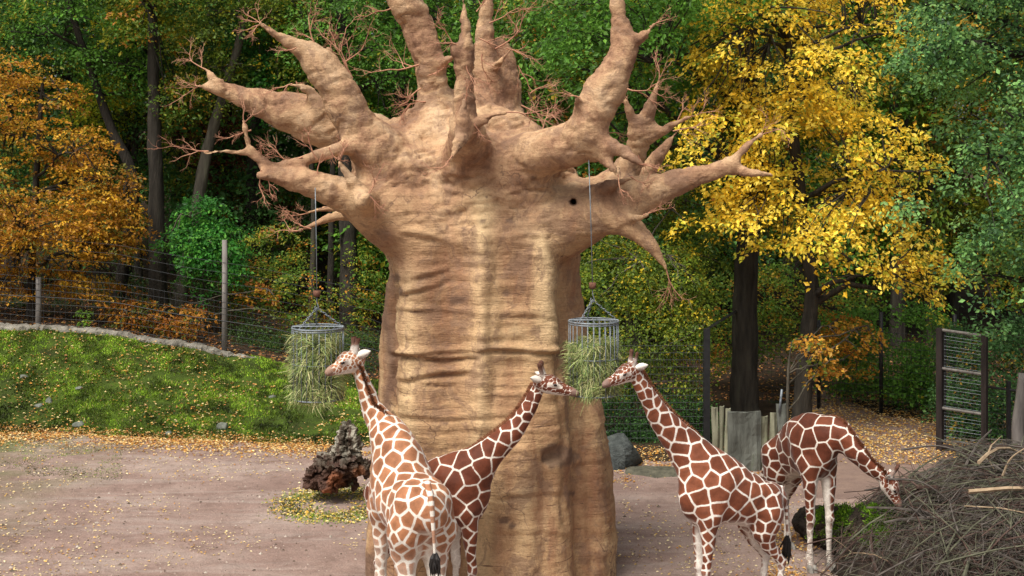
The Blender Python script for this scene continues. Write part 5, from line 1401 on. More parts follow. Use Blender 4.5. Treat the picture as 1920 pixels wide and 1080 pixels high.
    # eyes
    for e in (-1, 1):
        c = H(0.225, e * 0.104, 0.030); m2 = MB()
        th = np.linspace(0, math.pi, 7); ph = np.arange(10) * 2 * math.pi / 10
        pts = [c + (hd * math.cos(t) * 0.034 + (up * math.cos(p) * 0.022 + hs * math.sin(p) * 0.024) * math.sin(t)) * s for t in th for p in ph]
        m2.add(pts, quads=[[i * 10 + j, i * 10 + (j + 1) % 10, i * 10 + 10 + (j + 1) % 10, i * 10 + 10 + j] for i in range(6) for j in range(10)])
        eye = m2.build('eye', M_EYE, g, True)
        m4 = MB()                                                  # lashes
        for k in range(6):
            p0 = c + (hd * (0.03 - 0.012 * k) + up * 0.022 + hs * e * 0.016) * s
            m4.tube([p0, p0 + (hs * e * 0.03 - up * 0.012) * s], [0.004, 0.002], 3)
        m4.build('eyelash', M_HORN, eye)
    # mane: short upright hair along the crest of the neck
    nq = catmull(np.column_stack([np.array(neck), nr]), 24)[14:]
    V, T3 = [], []
    Tn = np.gradient(nq[:, :3], axis=0)
    for i in range(len(nq)):
        t = Tn[i] / np.linalg.norm(Tn[i]); bk = -np.cross(np.cross(t, fwd + 0 * t), t)
        bk = np.cross(t, side); bk /= np.linalg.norm(bk)
        if i == 0: sgn = 1 if bk @ (np.array([0, 0, 1.0]) - fwd) > 0 else -1
        bk = bk * sgn
        top = nq[i, :3] + bk * nq[i, 3] * 0.97 * s
        hgt = 0.06 * s * (0.5 + 0.5 * min(1, i / 12)) * (1 if i < len(nq) - 4 else 0.6)
        for k in range(7):
            o = top + side * RNG.normal(0, 0.014) * s + t * RNG.uniform(-.02, .02) * s - bk * 0.03 * s
            dr = bk * hgt * RNG.uniform(0.8, 1.2) + (bk * 0.03 * s) + t * RNG.normal(0, 0.012) + side * RNG.normal(0, 0.012)
            wv = (t * 0.012 + side * RNG.normal(0, 0.006)) * s
            b0 = len(V); V += [o - wv, o + wv, o + dr]; T3.append([b0, b0 + 1, b0 + 2])
    mesh_np('mane', np.array(V), np.array(T3), M_MANE, g, origin=(ox, oy, 0))
    # tail tuft: hanging black hair
    m5 = MB(); e0 = tp[-1]
    for k in range(46):
        a = RNG.uniform(0, 6.28); r = RNG.uniform(0, 0.02) * s; ln = tuft * s * RNG.uniform(0.6, 1.0)
        p0 = e0 + np.array([math.cos(a) * r, math.sin(a) * r, 0.10 * s]); sw = RNG.normal(0, 0.03, 2) * s
        bl = np.array([math.cos(a), math.sin(a), 0]) * 0.035 * s
        m5.tube([p0, p0 + bl + np.array([0, 0, -ln * .3]), p0 + bl * 1.1 + np.array([sw[0] * .5, sw[1] * .5, -ln * .65]), p0 + bl * .5 + np.array([sw[0], sw[1], -ln])], [0.010, 0.016, 0.012, 0.003], 4)
    m5.build('tail_tuft', M_BLACKHAIR, g)
    # hooves
    for l in legs:
        a = l[-1]; c = R(a[0] + 0.03, a[1], 0); m6 = MB()
        for e in (-1, 1):
            ring = []
            for z, rx, ry, dx in ((0.0, .085, .042, .035), (0.05, .078, .040, .02), (0.11, .055, .036, 0.0)):
                for j in range(10):
                    t = j * 2 * math.pi / 10
                    ring.append(c + (fwd * (math.cos(t) * rx + dx) + side * (math.sin(t) * ry + e * 0.043)) * s + np.array([0, 0, z * s]))
            o = [[i * 10 + j, i * 10 + (j + 1) % 10, i * 10 + 10 + (j + 1) % 10, i * 10 + 10 + j] for i in range(2) for j in range(10)]
            ring.append(c + side * e * 0.043 * s + np.array([0, 0, .12 * s])); m6.add(ring, quads=o, tris=[[20 + j, 20 + (j + 1) % 10, 30] for j in range(10)])
        m6.build('hoof', M_HOOF, g, True)
    return g

def leg_front(x=1.26, y=0.19, dx=0.0, dy=0.0, T=1.0):
    return [(x * T - .02, y, 1.85, .15), (x * T, y, 1.52, .125), (x * T + .01 + dx * .3, y + dy * .3, 1.18, .085), (x * T + .02 + dx * .5, y + dy * .5, .98, .074), (x * T + .03 + dx * .55, y + dy * .55, .88, .078), (x * T + .015 + dx * .6, y + dy * .6, .78, .058),
            (x * T + dx * .8, y + dy * .8, .42, .046), (x * T + dx, y + dy, .22, .060), (x * T + dx + .02, y + dy, .13, .050), (x * T + .03 + dx, y + dy, .05, .062)]
def leg_hind(y=0.19, dx=0.0, dy=0.0, rd=0.0, x=0.0):
    return [(x + .02, y, 1.78 - rd, .24), (x + .10, y, 1.50 - rd, .19), (x + .02 + dx * .2, y + dy * .2, 1.22 - rd * .5, .115), (x - .12 + dx * .5, y + dy * .5, 1.0, .078), (x - .20 + dx * .6, y + dy * .6, .90, .076), (x - .185 + dx * .65, y + dy * .65, .78, .056),
            (x - .14 + dx * .8, y + dy * .8, .42, .046), (x - .11 + dx, y + dy, .22, .060), (x - .08 + dx, y + dy, .13, .050), (x - .06 + dx, y + dy, .05, .062)]

def build_giraffes():
    # 1: seen from behind, lighter, head at the left hay basket
    s = 1.14; Y0 = 19.75; x0 = (792 - 960) / FOC * Y0
    yaw = math.radians(112)
    giraffe('pale tan patched giraffe seen from behind, feeding at the left hay basket', (x0, Y0), yaw, s,
            [P(750, 858, 20.75), P(722, 806, 21.2), P(700, 770, 21.4), P(686, 732, 21.42), P(676, 700, 21.4), P(671, 682, 21.38)],
            [.36, .265, .19, .145, .112, .098], P(666, 673, 21.35), P(615, 692, 21.12), (-0.1, 0, 1), FUR_LIGHT,
            [leg_front(y=.2, T=.95), leg_front(y=-.2, T=.95, dx=.05), leg_hind(y=.20, dx=.04, dy=.02), leg_hind(y=-.20, dx=-.02)],
            [P(800, 905, 19.3), P(808, 935, 19.12), P(812, 985, 19.1), P(816, 1052, 19.12)], 101, 0.80, .0165, .32, rear_drop=-.10, pale_legs=.35, ear_back=1.5, torso=.95, width=1.08)
    # 2: dark, in front of the trunk, facing right
    s = 1.0; Y0 = 22.05; x0 = (735 - 960) / FOC * Y0
    giraffe('dark russet giraffe in front of the giant trunk, reaching right to the right hay basket', (x0, Y0), math.radians(-14), s,
            [P(862, 902, 21.75), P(915, 852, 21.65), P(958, 812, 21.6), P(985, 775, 21.6), P(1003, 742, 21.6), P(1012, 722, 21.6)],
            [.37, .245, .18, .14, .115, .10], P(1017, 716, 21.5), P(1080, 732, 21.4), (0.1, -0.1, 1), FUR_DARK,
            [leg_front(y=.18, dx=.0, T=.82), leg_front(y=-.18, dx=.03, T=1.10), leg_hind(y=.2, dx=-.1), leg_hind(y=-.2, dx=.05)],
            [P(722, 918, 22.1), P(713, 945, 22.1), P(712, 985, 22.1), P(713, 1022, 22.1)], 202, 1.0, .0130, .55, torso=.98, width=.95, ear_back=1.5)
    # 3: facing left, at the right hay basket
    s = 1.0; Y0 = 22.05; x0 = (1428 - 960) / FOC * Y0
    giraffe('brown giraffe standing side-on facing left, feeding at the right hay basket', (x0, Y0), math.radians(180 + 22), s,
            [P(1332, 893, 21.8), P(1283, 838, 21.75), P(1245, 792, 21.65), P(1218, 751, 21.55), P(1200, 718, 21.45), P(1192, 700, 21.42)],
            [.41, .30, .215, .16, .125, .105], P(1186, 693, 21.4), P(1134, 716, 21.15), (0.1, -0.1, 1), FUR_MID,
            [leg_front(y=.17, dx=.03, T=.88), leg_front(y=-.19, dx=-.02, T=.84), leg_hind(y=.2, dx=-.10, rd=.05), leg_hind(y=-.19, dx=-.0, rd=.05)],
            [P(1462, 912, 22.1), P(1472, 940, 22.12), P(1475, 970, 22.12), P(1476, 1015, 22.1)], 303, .92, .0142, .5, rear_drop=.10, torso=.87, ear_back=1.6)
    # 4: head down in the brush pile
    s = 1.04; Y0 = 25.6; x0 = (1468 - 960) / FOC * Y0
    giraffe('darkest giraffe at the back right with its head lowered into the brush pile', (x0, Y0), math.radians(-70), s,
            [P(1532, 822, 24.6), P(1570, 812, 24.25), P(1604, 846, 24.0), P(1630, 874, 23.9), P(1648, 888, 23.85), P(1655, 893, 23.85)],
            [.36, .27, .21, .165, .13, .11], P(1662, 898, 23.8), P(1690, 945, 23.7), (0.9, -0.3, 0.45), FUR_DARK,
            [leg_front(y=.19, dx=.02, T=.95), leg_front(y=-.19, dx=.0, T=.95), leg_hind(y=.18, dx=-.02), leg_hind(y=-.18, dx=-.1)],
            [P(1436, 870, 25.9), P(1430, 895, 25.95), P(1430, 930, 25.95), P(1431, 960, 25.95)], 404, 1.02, .0128, .4, torso=.84, width=.84, rear_drop=.24)
build_giraffes()
# ================================================================== trees
GREEN = [((0.072, 0.180, 0.019), 4), ((0.048, 0.112, 0.014), 4), ((0.120, 0.255, 0.030), 2), ((0.320, 0.300, 0.024), .5)]
OLIVE = [((0.116, 0.167, 0.015), 4), ((0.070, 0.109, 0.013), 4), ((0.217, 0.232, 0.022), 1.5), ((0.527, 0.392, 0.022), .8)]
BLUEGREEN = [((0.085, 0.19, 0.055), 4), ((0.035, 0.085, 0.028), 3), ((0.15, 0.30, 0.085), 3.5), ((0.22, 0.38, 0.11), 1.5), ((0.55, 0.32, 0.04), .22)]
YELLOW = [((0.80, 0.56, 0.045), 5), ((0.88, 0.68, 0.09), 3.5), ((0.68, 0.42, 0.025), 1.8), ((0.42, 0.40, 0.035), 1.4), ((0.20, 0.24, 0.03), .7), ((0.35, 0.16, 0.02), .2)]
ORANGE = [((0.50, 0.25, 0.020), 4), ((0.36, 0.15, 0.014), 3), ((0.62, 0.37, 0.03), 3), ((0.18, 0.08, 0.012), 1.2), ((0.13, 0.13, 0.02), 1.2)]
BRIGHTGREEN = [((0.04, 0.17, 0.022), 5), ((0.025, 0.10, 0.018), 3), ((0.09, 0.25, 0.03), 2)]
DARKGREEN = [((0.027, 0.072, 0.017), 4), ((0.045, 0.116, 0.024), 3), ((0.075, 0.174, 0.036), 1)]
REDBROWN = [((0.13, 0.03, 0.018), 4), ((0.20, 0.06, 0.02), 2), ((0.07, 0.02, 0.014), 2)]
YELGREEN = [((0.280, 0.312, 0.020), 4), ((0.504, 0.416, 0.020), 3), ((0.126, 0.182, 0.015), 3)]
MIXED = [((0.080, 0.150, 0.017), 5), ((0.160, 0.195, 0.019), 2), ((0.416, 0.285, 0.024), 1), ((0.480, 0.195, 0.024), .8)]

GAIN = {'g': 1.38}
def crown_arrays(centres, pal, per, size, sr, flat=0.16, droop=0.35, mid=None, jit=0.25, alt=0.2, dens=1.0):
    n = len(centres); mid = centres.mean(0) if mid is None else mid
    out = centres - mid; out[:, 2] *= .3; out /= np.linalg.norm(out, axis=1, keepdims=True) + 1e-6
    up = np.array([0, 0, 1.0]) + out * droop + RNG.normal(0, .22, (n, 3)); up /= np.linalg.norm(up, axis=1, keepdims=True)
    pal = [(tuple(GAIN['g'] * np.array(c_) if c_[1] > c_[0] * .9 else 1.08 * np.array(c_)), w_) for c_, w_ in pal]
    base, idx = palette(n, pal, .30)
    SR = sr * RNG.uniform(.6, 1.35, n)
    cnt = RNG.poisson(per * dens * (SR / sr) ** 1.6); I = np.repeat(np.arange(n), cnt); m = len(I)
    a1 = np.cross(up, np.array([0.31, 0.83, .2])); a1 /= np.linalg.norm(a1, axis=1, keepdims=True); a2 = np.cross(up, a1)
    th = RNG.uniform(0, 2 * math.pi, m); r = np.sqrt(RNG.random(m)) * SR[I]
    # leaves sit along a handful of twigs in each spray
    tw = np.round(th / (2 * math.pi / 7)) * (2 * math.pi / 7) + RNG.normal(0, .16, m); th = np.where(RNG.random(m) < .7, tw, th)
    dirv = a1[I] * np.cos(th)[:, None] + a2[I] * np.sin(th)[:, None]
    h = RNG.normal(0, 1, m) * flat * SR[I] - .25 * r * r / sr
    p = centres[I] + dirv * r[:, None] + up[I] * h[:, None]
    d = dirv + RNG.normal(0, .55, (m, 3)) - np.array([0, 0, .35]); u = up[I] + RNG.normal(0, .75, (m, 3)) + np.array([-.15, -.45, 0])
    c2, _ = palette(m, pal, jit); col = base[I] * RNG.uniform(1 - jit, 1 + jit, (m, 1)); k = RNG.random(m) < alt; col[k] = c2[k]
    return leaf_cloud(p, d, u, RNG.choice([.55, .8, 1.0, 1.3], m, p=[.2, .3, .3, .2]) * RNG.uniform(.85, 1.15, m) * size, col, .58)

def blob_points(blobs, n, seed, shell=0.45, gap=0.40, gs=0.45):
    """blobs: (x, y, z, rx, ry, rz, weight) in metres"""
    B = np.array(blobs, float); w = B[:, 6] / B[:, 6].sum(); out = []
    while sum(len(o) for o in out) < n:
        i = RNG.choice(len(B), n, p=w); d = rand_unit(n); r = (shell + (1 - shell) * RNG.random(n)) ** .6
        p = B[i, :3] + d * B[i, 3:6] * r[:, None]
        p = p[fbm(p * gs, seed, 3) > gap + RNG.uniform(-.06, .06, n)]; out.append(p)
    return np.concatenate(out)[:n]

def limb_mesh(root, tip, r0, r1, sag=.15, n=7):
    root = np.array(root, float); tip = np.array(tip, float); t = np.linspace(0, 1, n)[:, None]; d = tip - root
    p = root + d * t + np.array([0, 0, 1.0]) * np.linalg.norm(d) * sag * (t - t * t) * 2 + RNG.normal(0, .03, (n, 3)) * np.linalg.norm(d) * np.sin(t * math.pi)
    return p, np.linspace(r0, r1, n)

def px_blobs(lst):
    out = []
    for (px, py, Y, rx, ry, rd) in lst:
        c = P(px, py, Y); s = Y / FOC; out.append((*c, rx * s, rd, ry * s, rx * ry))
    return out

def tree(name, label, trunk, trad, blobs, pal, nspray, per, size, sr, seed, bark=None, limbs=10, twig=60, cat='tree', group=None, **kw):
    """trunk: world points from the ground up; blobs in metres"""
    bark = bark or M_BARK_DARK; tr = np.array(trunk, float); base = tr[0].copy()
    t = thing(name, label, cat, base, group)
    gapkw = {k: kw.pop(k) for k in ('shell', 'gap', 'gs') if k in kw}
    cs = blob_points(blobs, nspray, seed, **gapkw)
    V, Q, C = crown_arrays(cs, pal, per, size, sr, **kw)
    pts = None
    if trad > 0:
        pts = catmull(tr, 6); rr = np.linspace(trad, trad * .35, len(pts)); rr[:3] *= [1.5, 1.2, 1.05]
        m = MB(); m.tube(pts, rr, 14, cap=False); vv = m.v[0]
        m.v[0] = vv + (.10 * trad) * RNG.normal(0, .5, vv.shape); m.build('trunk', bark, t, True)
        cand = cs[RNG.choice(len(cs), min(limbs, len(cs)), replace=False)]
        ends = []
        for e in cand:
            zz = min(e[2] - .25 * np.hypot(*(e[:2] - tr[-1, :2])), pts[-1, 2]); j = int(np.argmin(abs(pts[:, 2] - zz))); j = max(j, len(pts) // 4)
            p, r = limb_mesh(pts[j], e, rr[j] * .55, .02, .12); m = MB(); m.tube(p, r, 6, cap=False); m.build('limb', bark, t, True); ends.append(p)
        if len(ends) and twig:
            E = np.concatenate([p[2:] for p in ends]); m = MB()
            for e in cs[RNG.choice(len(cs), min(twig, len(cs)), replace=False)]:
                j = np.argmin(((E - e) ** 2).sum(1)); p, r = limb_mesh(E[j], e, .03, .008, .08, 5); m.tube(p, r, 4, cap=False)
            tag(m.build('twigs', bark, t), kind='stuff')
    o = mesh_np('crown', V, Q, M_LEAF, t, attrs={'Col': C}, origin=tuple(base)); 
    return t

def gz(px, Y): x = (px - 960) / FOC * Y; return np.array([x, Y, float(height(np.array([x]), np.array([Y]))[0]) - .1])

# --- the golden tree
tree('golden_tree', 'large tree in bright yellow autumn leaf behind the right side of the enclosure', [gz(1502, 36.8), P(1508, 700, 36.7), P(1515, 620, 36.6), P(1522, 540, 36.6), P(1505, 400, 36.6), P(1488, 250, 36.6), P(1478, 100, 36.6), P(1475, -60, 36.6)], .26,
     px_blobs([(1490, 100, 36, 190, 150, 2.6), (1600, 120, 36.5, 150, 170, 2.6), (1375, 90, 36, 90, 120, 2), (1370, 280, 35.8, 120, 110, 2.2), (1520, 300, 35.5, 160, 130, 2.2), (1650, 300, 36, 120, 120, 2.2), (1440, 425, 35.4, 170, 48, 2), (1620, 440, 35.5, 150, 75, 2), (1735, 510, 35.5, 60, 40, 1.5), (1265, 405, 35.6, 55, 30, 1.2), (1330, 60, 36.5, 60, 80, 1.4), (1320, 395, 35.6, 85, 40, 1.6), (1560, 500, 35.5, 120, 32, 1.5), (1500, -120, 38, 260, 160, 3)]),
     YELLOW, 950, 36, .135, .50, 11, M_BARK_DARK, 22, 420, gap=.47, gs=.65, droop=.5)
tree('orange_sapling', 'low orange-leaved sapling in front of the golden tree trunk', [gz(1475, 34.2), P(1478, 700, 34), P(1485, 640, 33.8)], .05,
     px_blobs([(1470, 690, 33.5, 55, 22, .7), (1500, 650, 33.5, 55, 16, .7), (1440, 655, 33.7, 35, 12, .5), (1500, 725, 33.6, 50, 22, .6), (1545, 690, 33.8, 30, 14, .5), (1600, 630, 37, 50, 40, 1), (1600, 690, 38, 45, 12, 1)]),
     [((0.40, 0.18, 0.02), 4), ((0.54, 0.30, 0.035), 3), ((0.28, 0.11, 0.012), 2), ((0.12, 0.16, 0.02), 2.5)], 90, 24, .115, .32, 12, M_BARK_GREY, 8, 30, gap=.38, droop=.4)
# --- oak with the dark trunk, its limbs reach behind the baobab
tree('dark_oak', 'oak with a thick dark trunk rising behind the wooden palisade', [gz(1397, 38.6), P(1396, 720, 38.6), P(1398, 560, 38.6), P(1402, 430, 38.6), P(1410, 260, 38.7), P(1400, 100, 38.7), P(1395, -80, 38.8), P(1395, -200, 38.8)], .43,
     px_blobs([(1120, 110, 37, 110, 100, 2.4), (1230, 60, 37, 110, 90, 2.4), (1250, 190, 37.5, 70, 60, 1.6), (1060, 40, 37.5, 120, 90, 2.4), (1300, -60, 36, 200, 120, 3), (1150, 250, 38, 90, 50, 1.6)]),
     GREEN, 560, 40, .14, .6, 21, M_BARK_DARK, 3, 90, gap=.40, gs=.5)
def oak_limbs():
    par = [o for o in SC.objects if o.name == 'dark_oak'][0]
    for pts, r in (([(1405, 345, 38.6), (1370, 315, 38.4), (1330, 275, 38), (1270, 225, 37.6), (1215, 180, 37), (1150, 150, 36.8), (1080, 125, 36.6)], (.17, .04)), ([(1404, 190, 38.6), (1360, 120, 38), (1320, 55, 37.5), (1285, -10, 37)], (.14, .06)), ([(1270, 225, 37.6), (1240, 200, 37.4), (1200, 205, 37), (1150, 215, 36.8)], (.07, .02))):
        q = catmull([P(*p) for p in pts], 4); m = MB(); m.tube(q, np.linspace(*r, len(q)), 8, cap=False); m.build('limb', M_BARK_DARK, par, True)
oak_limbs()
# --- blue-green oak on the right
tree('green_oak', 'blue-green leafy oak leaning in from the right edge of the photo', [gz(2060, 32), P(2050, 700, 32), P(2030, 500, 31.8), P(2010, 300, 31.6), P(2000, 50, 31.5), P(1990, -150, 31.5)], .35,
     px_blobs([(1800, 40, 31, 110, 75, 1.8), (1730, 120, 31, 70, 55, 1.2), (1880, 130, 31, 90, 110, 2), (1850, 260, 31, 80, 60, 1.5), (1740, 395, 30.6, 80, 42, 1.2), (1840, 380, 30.6, 110, 85, 1.7), (1890, 500, 30.6, 90, 80, 1.6), (1815, 520, 30.8, 50, 40, 1.2), (1900, 600, 31, 60, 35, 1.2), (1970, 300, 31, 100, 260, 2.4), (1900, -100, 31, 200, 110, 3)]),
     BLUEGREEN, 700, 44, .12, .45, 31, M_BARK_DARK, 14, 160, gap=.46, gs=.8, flat=.28)
# --- orange beech on the left
tree('orange_beech', 'spreading beech in orange autumn leaf at the left edge behind the fence', [gz(60, 43.5), P(60, 500, 43.5), P(70, 300, 43.5), P(80, 150, 43.5)], .16,
     px_blobs([(40, 130, 43, 60, 35, 1.6), (60, 330, 42.5, 140, 50, 2), (170, 330, 42.7, 90, 45, 1.6), (220, 420, 42.6, 55, 50, 1.5), (100, 415, 42.5, 150, 50, 2), (60, 180, 43, 90, 50, 1.8), (30, 270, 42.6, 120, 60, 2), (130, 280, 42.6, 90, 55, 1.8), (60, 370, 42.6, 150, 60, 2), (190, 390, 42.6, 75, 55, 1.6), (90, 460, 42.6, 150, 50, 2), (215, 465, 42.8, 60, 30, 1.4), (60, 530, 42.9, 120, 32, 1.5), (180, 540, 43, 70, 22, 1.3), (-60, 380, 43, 120, 170, 2)]),
     ORANGE, 1000, 40, .115, .50, 41, M_BARK_DARK, 14, 260, gap=.43, gs=.55, flat=.07, droop=.25)
tree('orange_undergrowth', 'thin orange-brown beech undergrowth behind the fence, left of the tall post', [gz(300, 43), P(300, 620, 43), P(310, 580, 43)], .03,
     px_blobs([(250, 590, 42.6, 60, 28, .9), (340, 600, 42.6, 70, 30, .9), (420, 610, 42.9, 55, 28, .9), (200, 560, 43, 50, 25, .9), (480, 560, 43.2, 40, 30, .8)]),
     [((0.36, 0.15, 0.014), 4), ((0.26, 0.09, 0.012), 3), ((0.45, 0.24, 0.02), 1), ((0.08, 0.10, 0.015), 2)], 150, 26, .12, .38, 43, M_BARK_GREY, 6, 30, cat='shrub', gap=.42, flat=.08)
tree('green_maple', 'bright green young tree left of the tall fence post', [gz(380, 44.5), P(380, 560, 44.5), P(385, 440, 44.5)], .08,
     px_blobs([(380, 400, 44, 50, 40, 1.1), (360, 460, 43.8, 60, 50, 1.2), (415, 450, 43.8, 55, 55, 1.2), (370, 525, 44, 55, 38, 1.1), (440, 510, 44, 40, 30, 1)]),
     BRIGHTGREEN, 240, 34, .13, .42, 45, M_BARK_GREY, 8, 50, gap=.45, gs=.9, shell=.2)
tree('green_sapling', 'tiny bright green sapling just behind the kerb between the two fence posts', [gz(160, 41.9), P(158, 620, 41.8)], .015,
     px_blobs([(152, 595, 41.8, 14, 16, .2), (163, 615, 41.8, 16, 12, .2)]), [((0.14, 0.26, 0.03), 3), ((0.22, 0.30, 0.03), 1)], 14, 14, .13, .16, 46, M_BARK_GREY, 2, 0)
# --- big olive hornbeam right of the trunk
tree('hornbeam_bush', 'dense olive-green hornbeam with a few yellow leaves right behind the giant trunk', [gz(1180, 37.5), P(1180, 650, 37.5), P(1190, 500, 37.5)], .12,
     px_blobs([(1160, 520, 36.8, 90, 70, 1.6), (1240, 520, 37, 80, 70, 1.6), (1290, 600, 36.8, 55, 70, 1.3), (1200, 620, 36.6, 110, 60, 1.6), (1140, 700, 36.6, 80, 60, 1.3), (1240, 710, 36.6, 80, 50, 1.3), (1120, 440, 37.2, 60, 40, 1.3), (1320, 470, 38, 50, 40, 1), (1250, 330, 38.5, 90, 60, 1.6), (1290, 430, 38.5, 60, 50, 1.3)]),
     OLIVE, 800, 40, .095, .46, 51, M_BARK_GREY, 8, 80, gap=.36, gs=.6)
# ivy behind the mesh fence, right
def leaf_mass(name, label, blobs, pal, n, per, size, sr, seed, cat='shrub', **kw):
    cs = blob_points(blobs, n, seed, gap=kw.pop('gap', .34)); cs[:, 2] = np.maximum(cs[:, 2], height(cs[:, 0], cs[:, 1]) + .05)
    V, Q, C = crown_arrays(cs, pal, per, size, sr, **kw)
    o = mesh_np(name, V, Q, M_LEAF, attrs={'Col': C}, origin=(V[:, 0].mean(), V[:, 1].mean(), V[:, 2].min())); tag(o, label, cat); return o
leaf_mass('ivy_thicket', 'dark green ivy thicket behind the mesh fence above the dark boulder', px_blobs([(1150, 800, 35.6, 60, 60, .5), (1230, 790, 35.6, 60, 70, .5), (1300, 800, 35.7, 45, 70, .5), (1200, 850, 35.3, 110, 25, .4), (1100, 740, 35.6, 60, 60, .5)]), DARKGREEN, 340, 44, .075, .34, 61, flat=.3)
leaf_mass('ivy_thicket', 'low ground ivy behind the kerb, between the tall post and the left hay basket', px_blobs([(470, 630, 43.5, 50, 30, 1), (540, 640, 43.5, 60, 28, 1), (620, 650, 43.5, 60, 30, 1), (690, 660, 43, 50, 40, 1)]), [((0.05, 0.10, 0.02), 4), ((0.03, 0.06, 0.014), 3), ((0.09, 0.14, 0.03), 1)], 240, 40, .07, .36, 62, flat=.3)
leaf_mass('laurel_shrub', 'dark green shrubs behind the far mesh fence left of the gate', px_blobs([(1600, 690, 40.8, 60, 50, 1), (1690, 690, 40, 60, 60, 1), (1740, 620, 40, 50, 60, 1), (1620, 610, 41, 60, 40, 1), (1730, 720, 39.2, 50, 30, .8), (1570, 640, 42, 60, 60, 1)]), GREEN, 420, 40, .11, .45, 63)
leaf_mass('laurel_shrub', 'mid green shrubs seen through and behind the open gate', px_blobs([(1800, 760, 36, 50, 70, .9), (1870, 700, 36, 60, 80, .9), (1870, 800, 35.6, 60, 60, .8), (1810, 650, 37, 50, 50, .9), (1920, 640, 36.5, 50, 60, 1), (1920, 790, 35.4, 40, 70, .8)]), [((0.05, 0.13, 0.035), 4), ((0.03, 0.07, 0.02), 3), ((0.11, 0.21, 0.06), 2), ((0.36, 0.24, 0.03), .3)], 420, 40, .10, .42, 64)
leaf_mass('garden_shrub', 'tangle of dark green and yellowish shrubs below the big left limbs, behind the fence', px_blobs([(480, 540, 45, 60, 50, 1.2), (560, 560, 45, 60, 60, 1.2), (640, 590, 46.5, 60, 60, 1.2), (520, 460, 46, 60, 50, 1.2), (690, 520, 46.5, 40, 70, 1.2)]), MIXED + [((0.30, 0.28, 0.03), 1)], 300, 34, .10, .45, 65)
leaf_mass('garden_shrub', 'dim shrubs deep behind the left part of the fence', px_blobs([(60, 600, 46, 90, 40, 1.2), (250, 560, 47, 90, 50, 1.2), (150, 500, 48, 120, 60, 1.2), (420, 560, 47, 60, 60, 1.2)]), [((0.03, 0.06, 0.015), 4), ((0.10, 0.06, 0.015), 2), ((0.05, 0.09, 0.02), 2)], 220, 34, .11, .5, 66)

leaf_mass('garden_shrub', 'dark green and yellow shrubs between the dark oak trunk and the golden tree', px_blobs([(1350, 640, 43, 50, 60, 1.2), (1440, 620, 43, 60, 60, 1.2), (1460, 540, 44, 60, 50, 1.2), (1360, 560, 43.5, 50, 50, 1.2), (1570, 560, 43, 60, 50, 1.2)]), MIXED, 260, 34, .11, .48, 67)
# --- trees with trunks one can tell apart, left half
for k, (lab, pts, r, bl, pal, seed) in enumerate((
    ('forked dark tree rising behind the orange beech', [(215, 640, 46.5), (235, 480, 46.5), (250, 340, 46.5), (210, 245, 46.4), (170, 130, 46.3), (130, 10, 46.2), (110, -120, 46)], .24, [(120, 60, 46, 130, 80, 2.2), (60, -40, 46, 160, 90, 2.6), (220, 140, 47, 70, 60, 1.6)], GREEN, 71),
    ('tall straight dark trunk right of the orange beech', [(297, 640, 46), (295, 480, 46), (291, 300, 46), (288, 150, 46), (285, 0, 46), (283, -150, 46)], .33, [(300, 30, 45.5, 90, 60, 2), (270, -80, 46, 150, 100, 3), (350, 190, 46.5, 60, 60, 1.6)], MIXED, 72),
    ('slanting dark trunk leaning right above the bright green young tree', [(330, 620, 47), (358, 450, 47), (385, 300, 47), (412, 200, 47), (440, 110, 47), (462, 20, 47), (480, -100, 47)], .26, [(450, 60, 46.5, 110, 70, 2), (480, -60, 47, 150, 80, 2.6), (400, 160, 47.5, 60, 60, 1.5)], OLIVE, 73),
    ('thick dark trunk directly left of the giant trunk', [(652, 680, 47), (655, 560, 47), (652, 420, 47), (648, 250, 47), (640, 50, 47), (640, -100, 47)], .40, [(640, 60, 46, 120, 80, 2.2), (720, 150, 46.5, 80, 90, 2), (660, -60, 47, 160, 90, 3)], GREEN, 74),
    ('slim dark trunk left of the thickest one beside the giant trunk', [(618, 670, 48), (620, 540, 48), (622, 400, 48), (625, 200, 48), (620, 0, 48)], .16, [(600, 130, 48, 90, 80, 2), (560, 20, 47.5, 90, 60, 2)], OLIVE, 75),
    ('slim greenish trunk farthest left of the three beside the giant trunk', [(583, 670, 49), (585, 540, 49), (588, 400, 49), (580, 200, 49), (575, 30, 49)], .14, [(540, 150, 49, 90, 80, 2), (500, 40, 48.5, 80, 60, 2)], BRIGHTGREEN, 76),
    ('dark tree right behind the yellowish shrubs', [(745, 680, 49.5), (748, 500, 49.5), (750, 300, 49.5), (755, 100, 49.5), (760, -80, 49.5)], .25, [(830, 60, 48, 120, 80, 2.4), (900, 150, 48, 120, 80, 2.4), (960, 30, 48, 110, 80, 2.4), (1010, 190, 48, 80, 70, 2)], GREEN, 77),
    ('leaning grey trunk between the forked and the straight dark trunk', [(262, 640, 49), (258, 450, 49), (252, 300, 49), (262, 160, 49), (280, 60, 49), (300, -60, 49)], .17, [(240, 30, 49, 80, 50, 2), (200, 200, 49, 70, 60, 2)], YELGREEN, 78))):
    tree('woodland_tree', lab, [gz(pts[0][0], pts[0][2])] + [P(*p) for p in pts[1:]], r, px_blobs(bl), pal, 260, 40, .13, .62, seed, [M_BARK_DARK, M_BARK_GREY][k % 3 == 2], 8, 60, gap=.40)
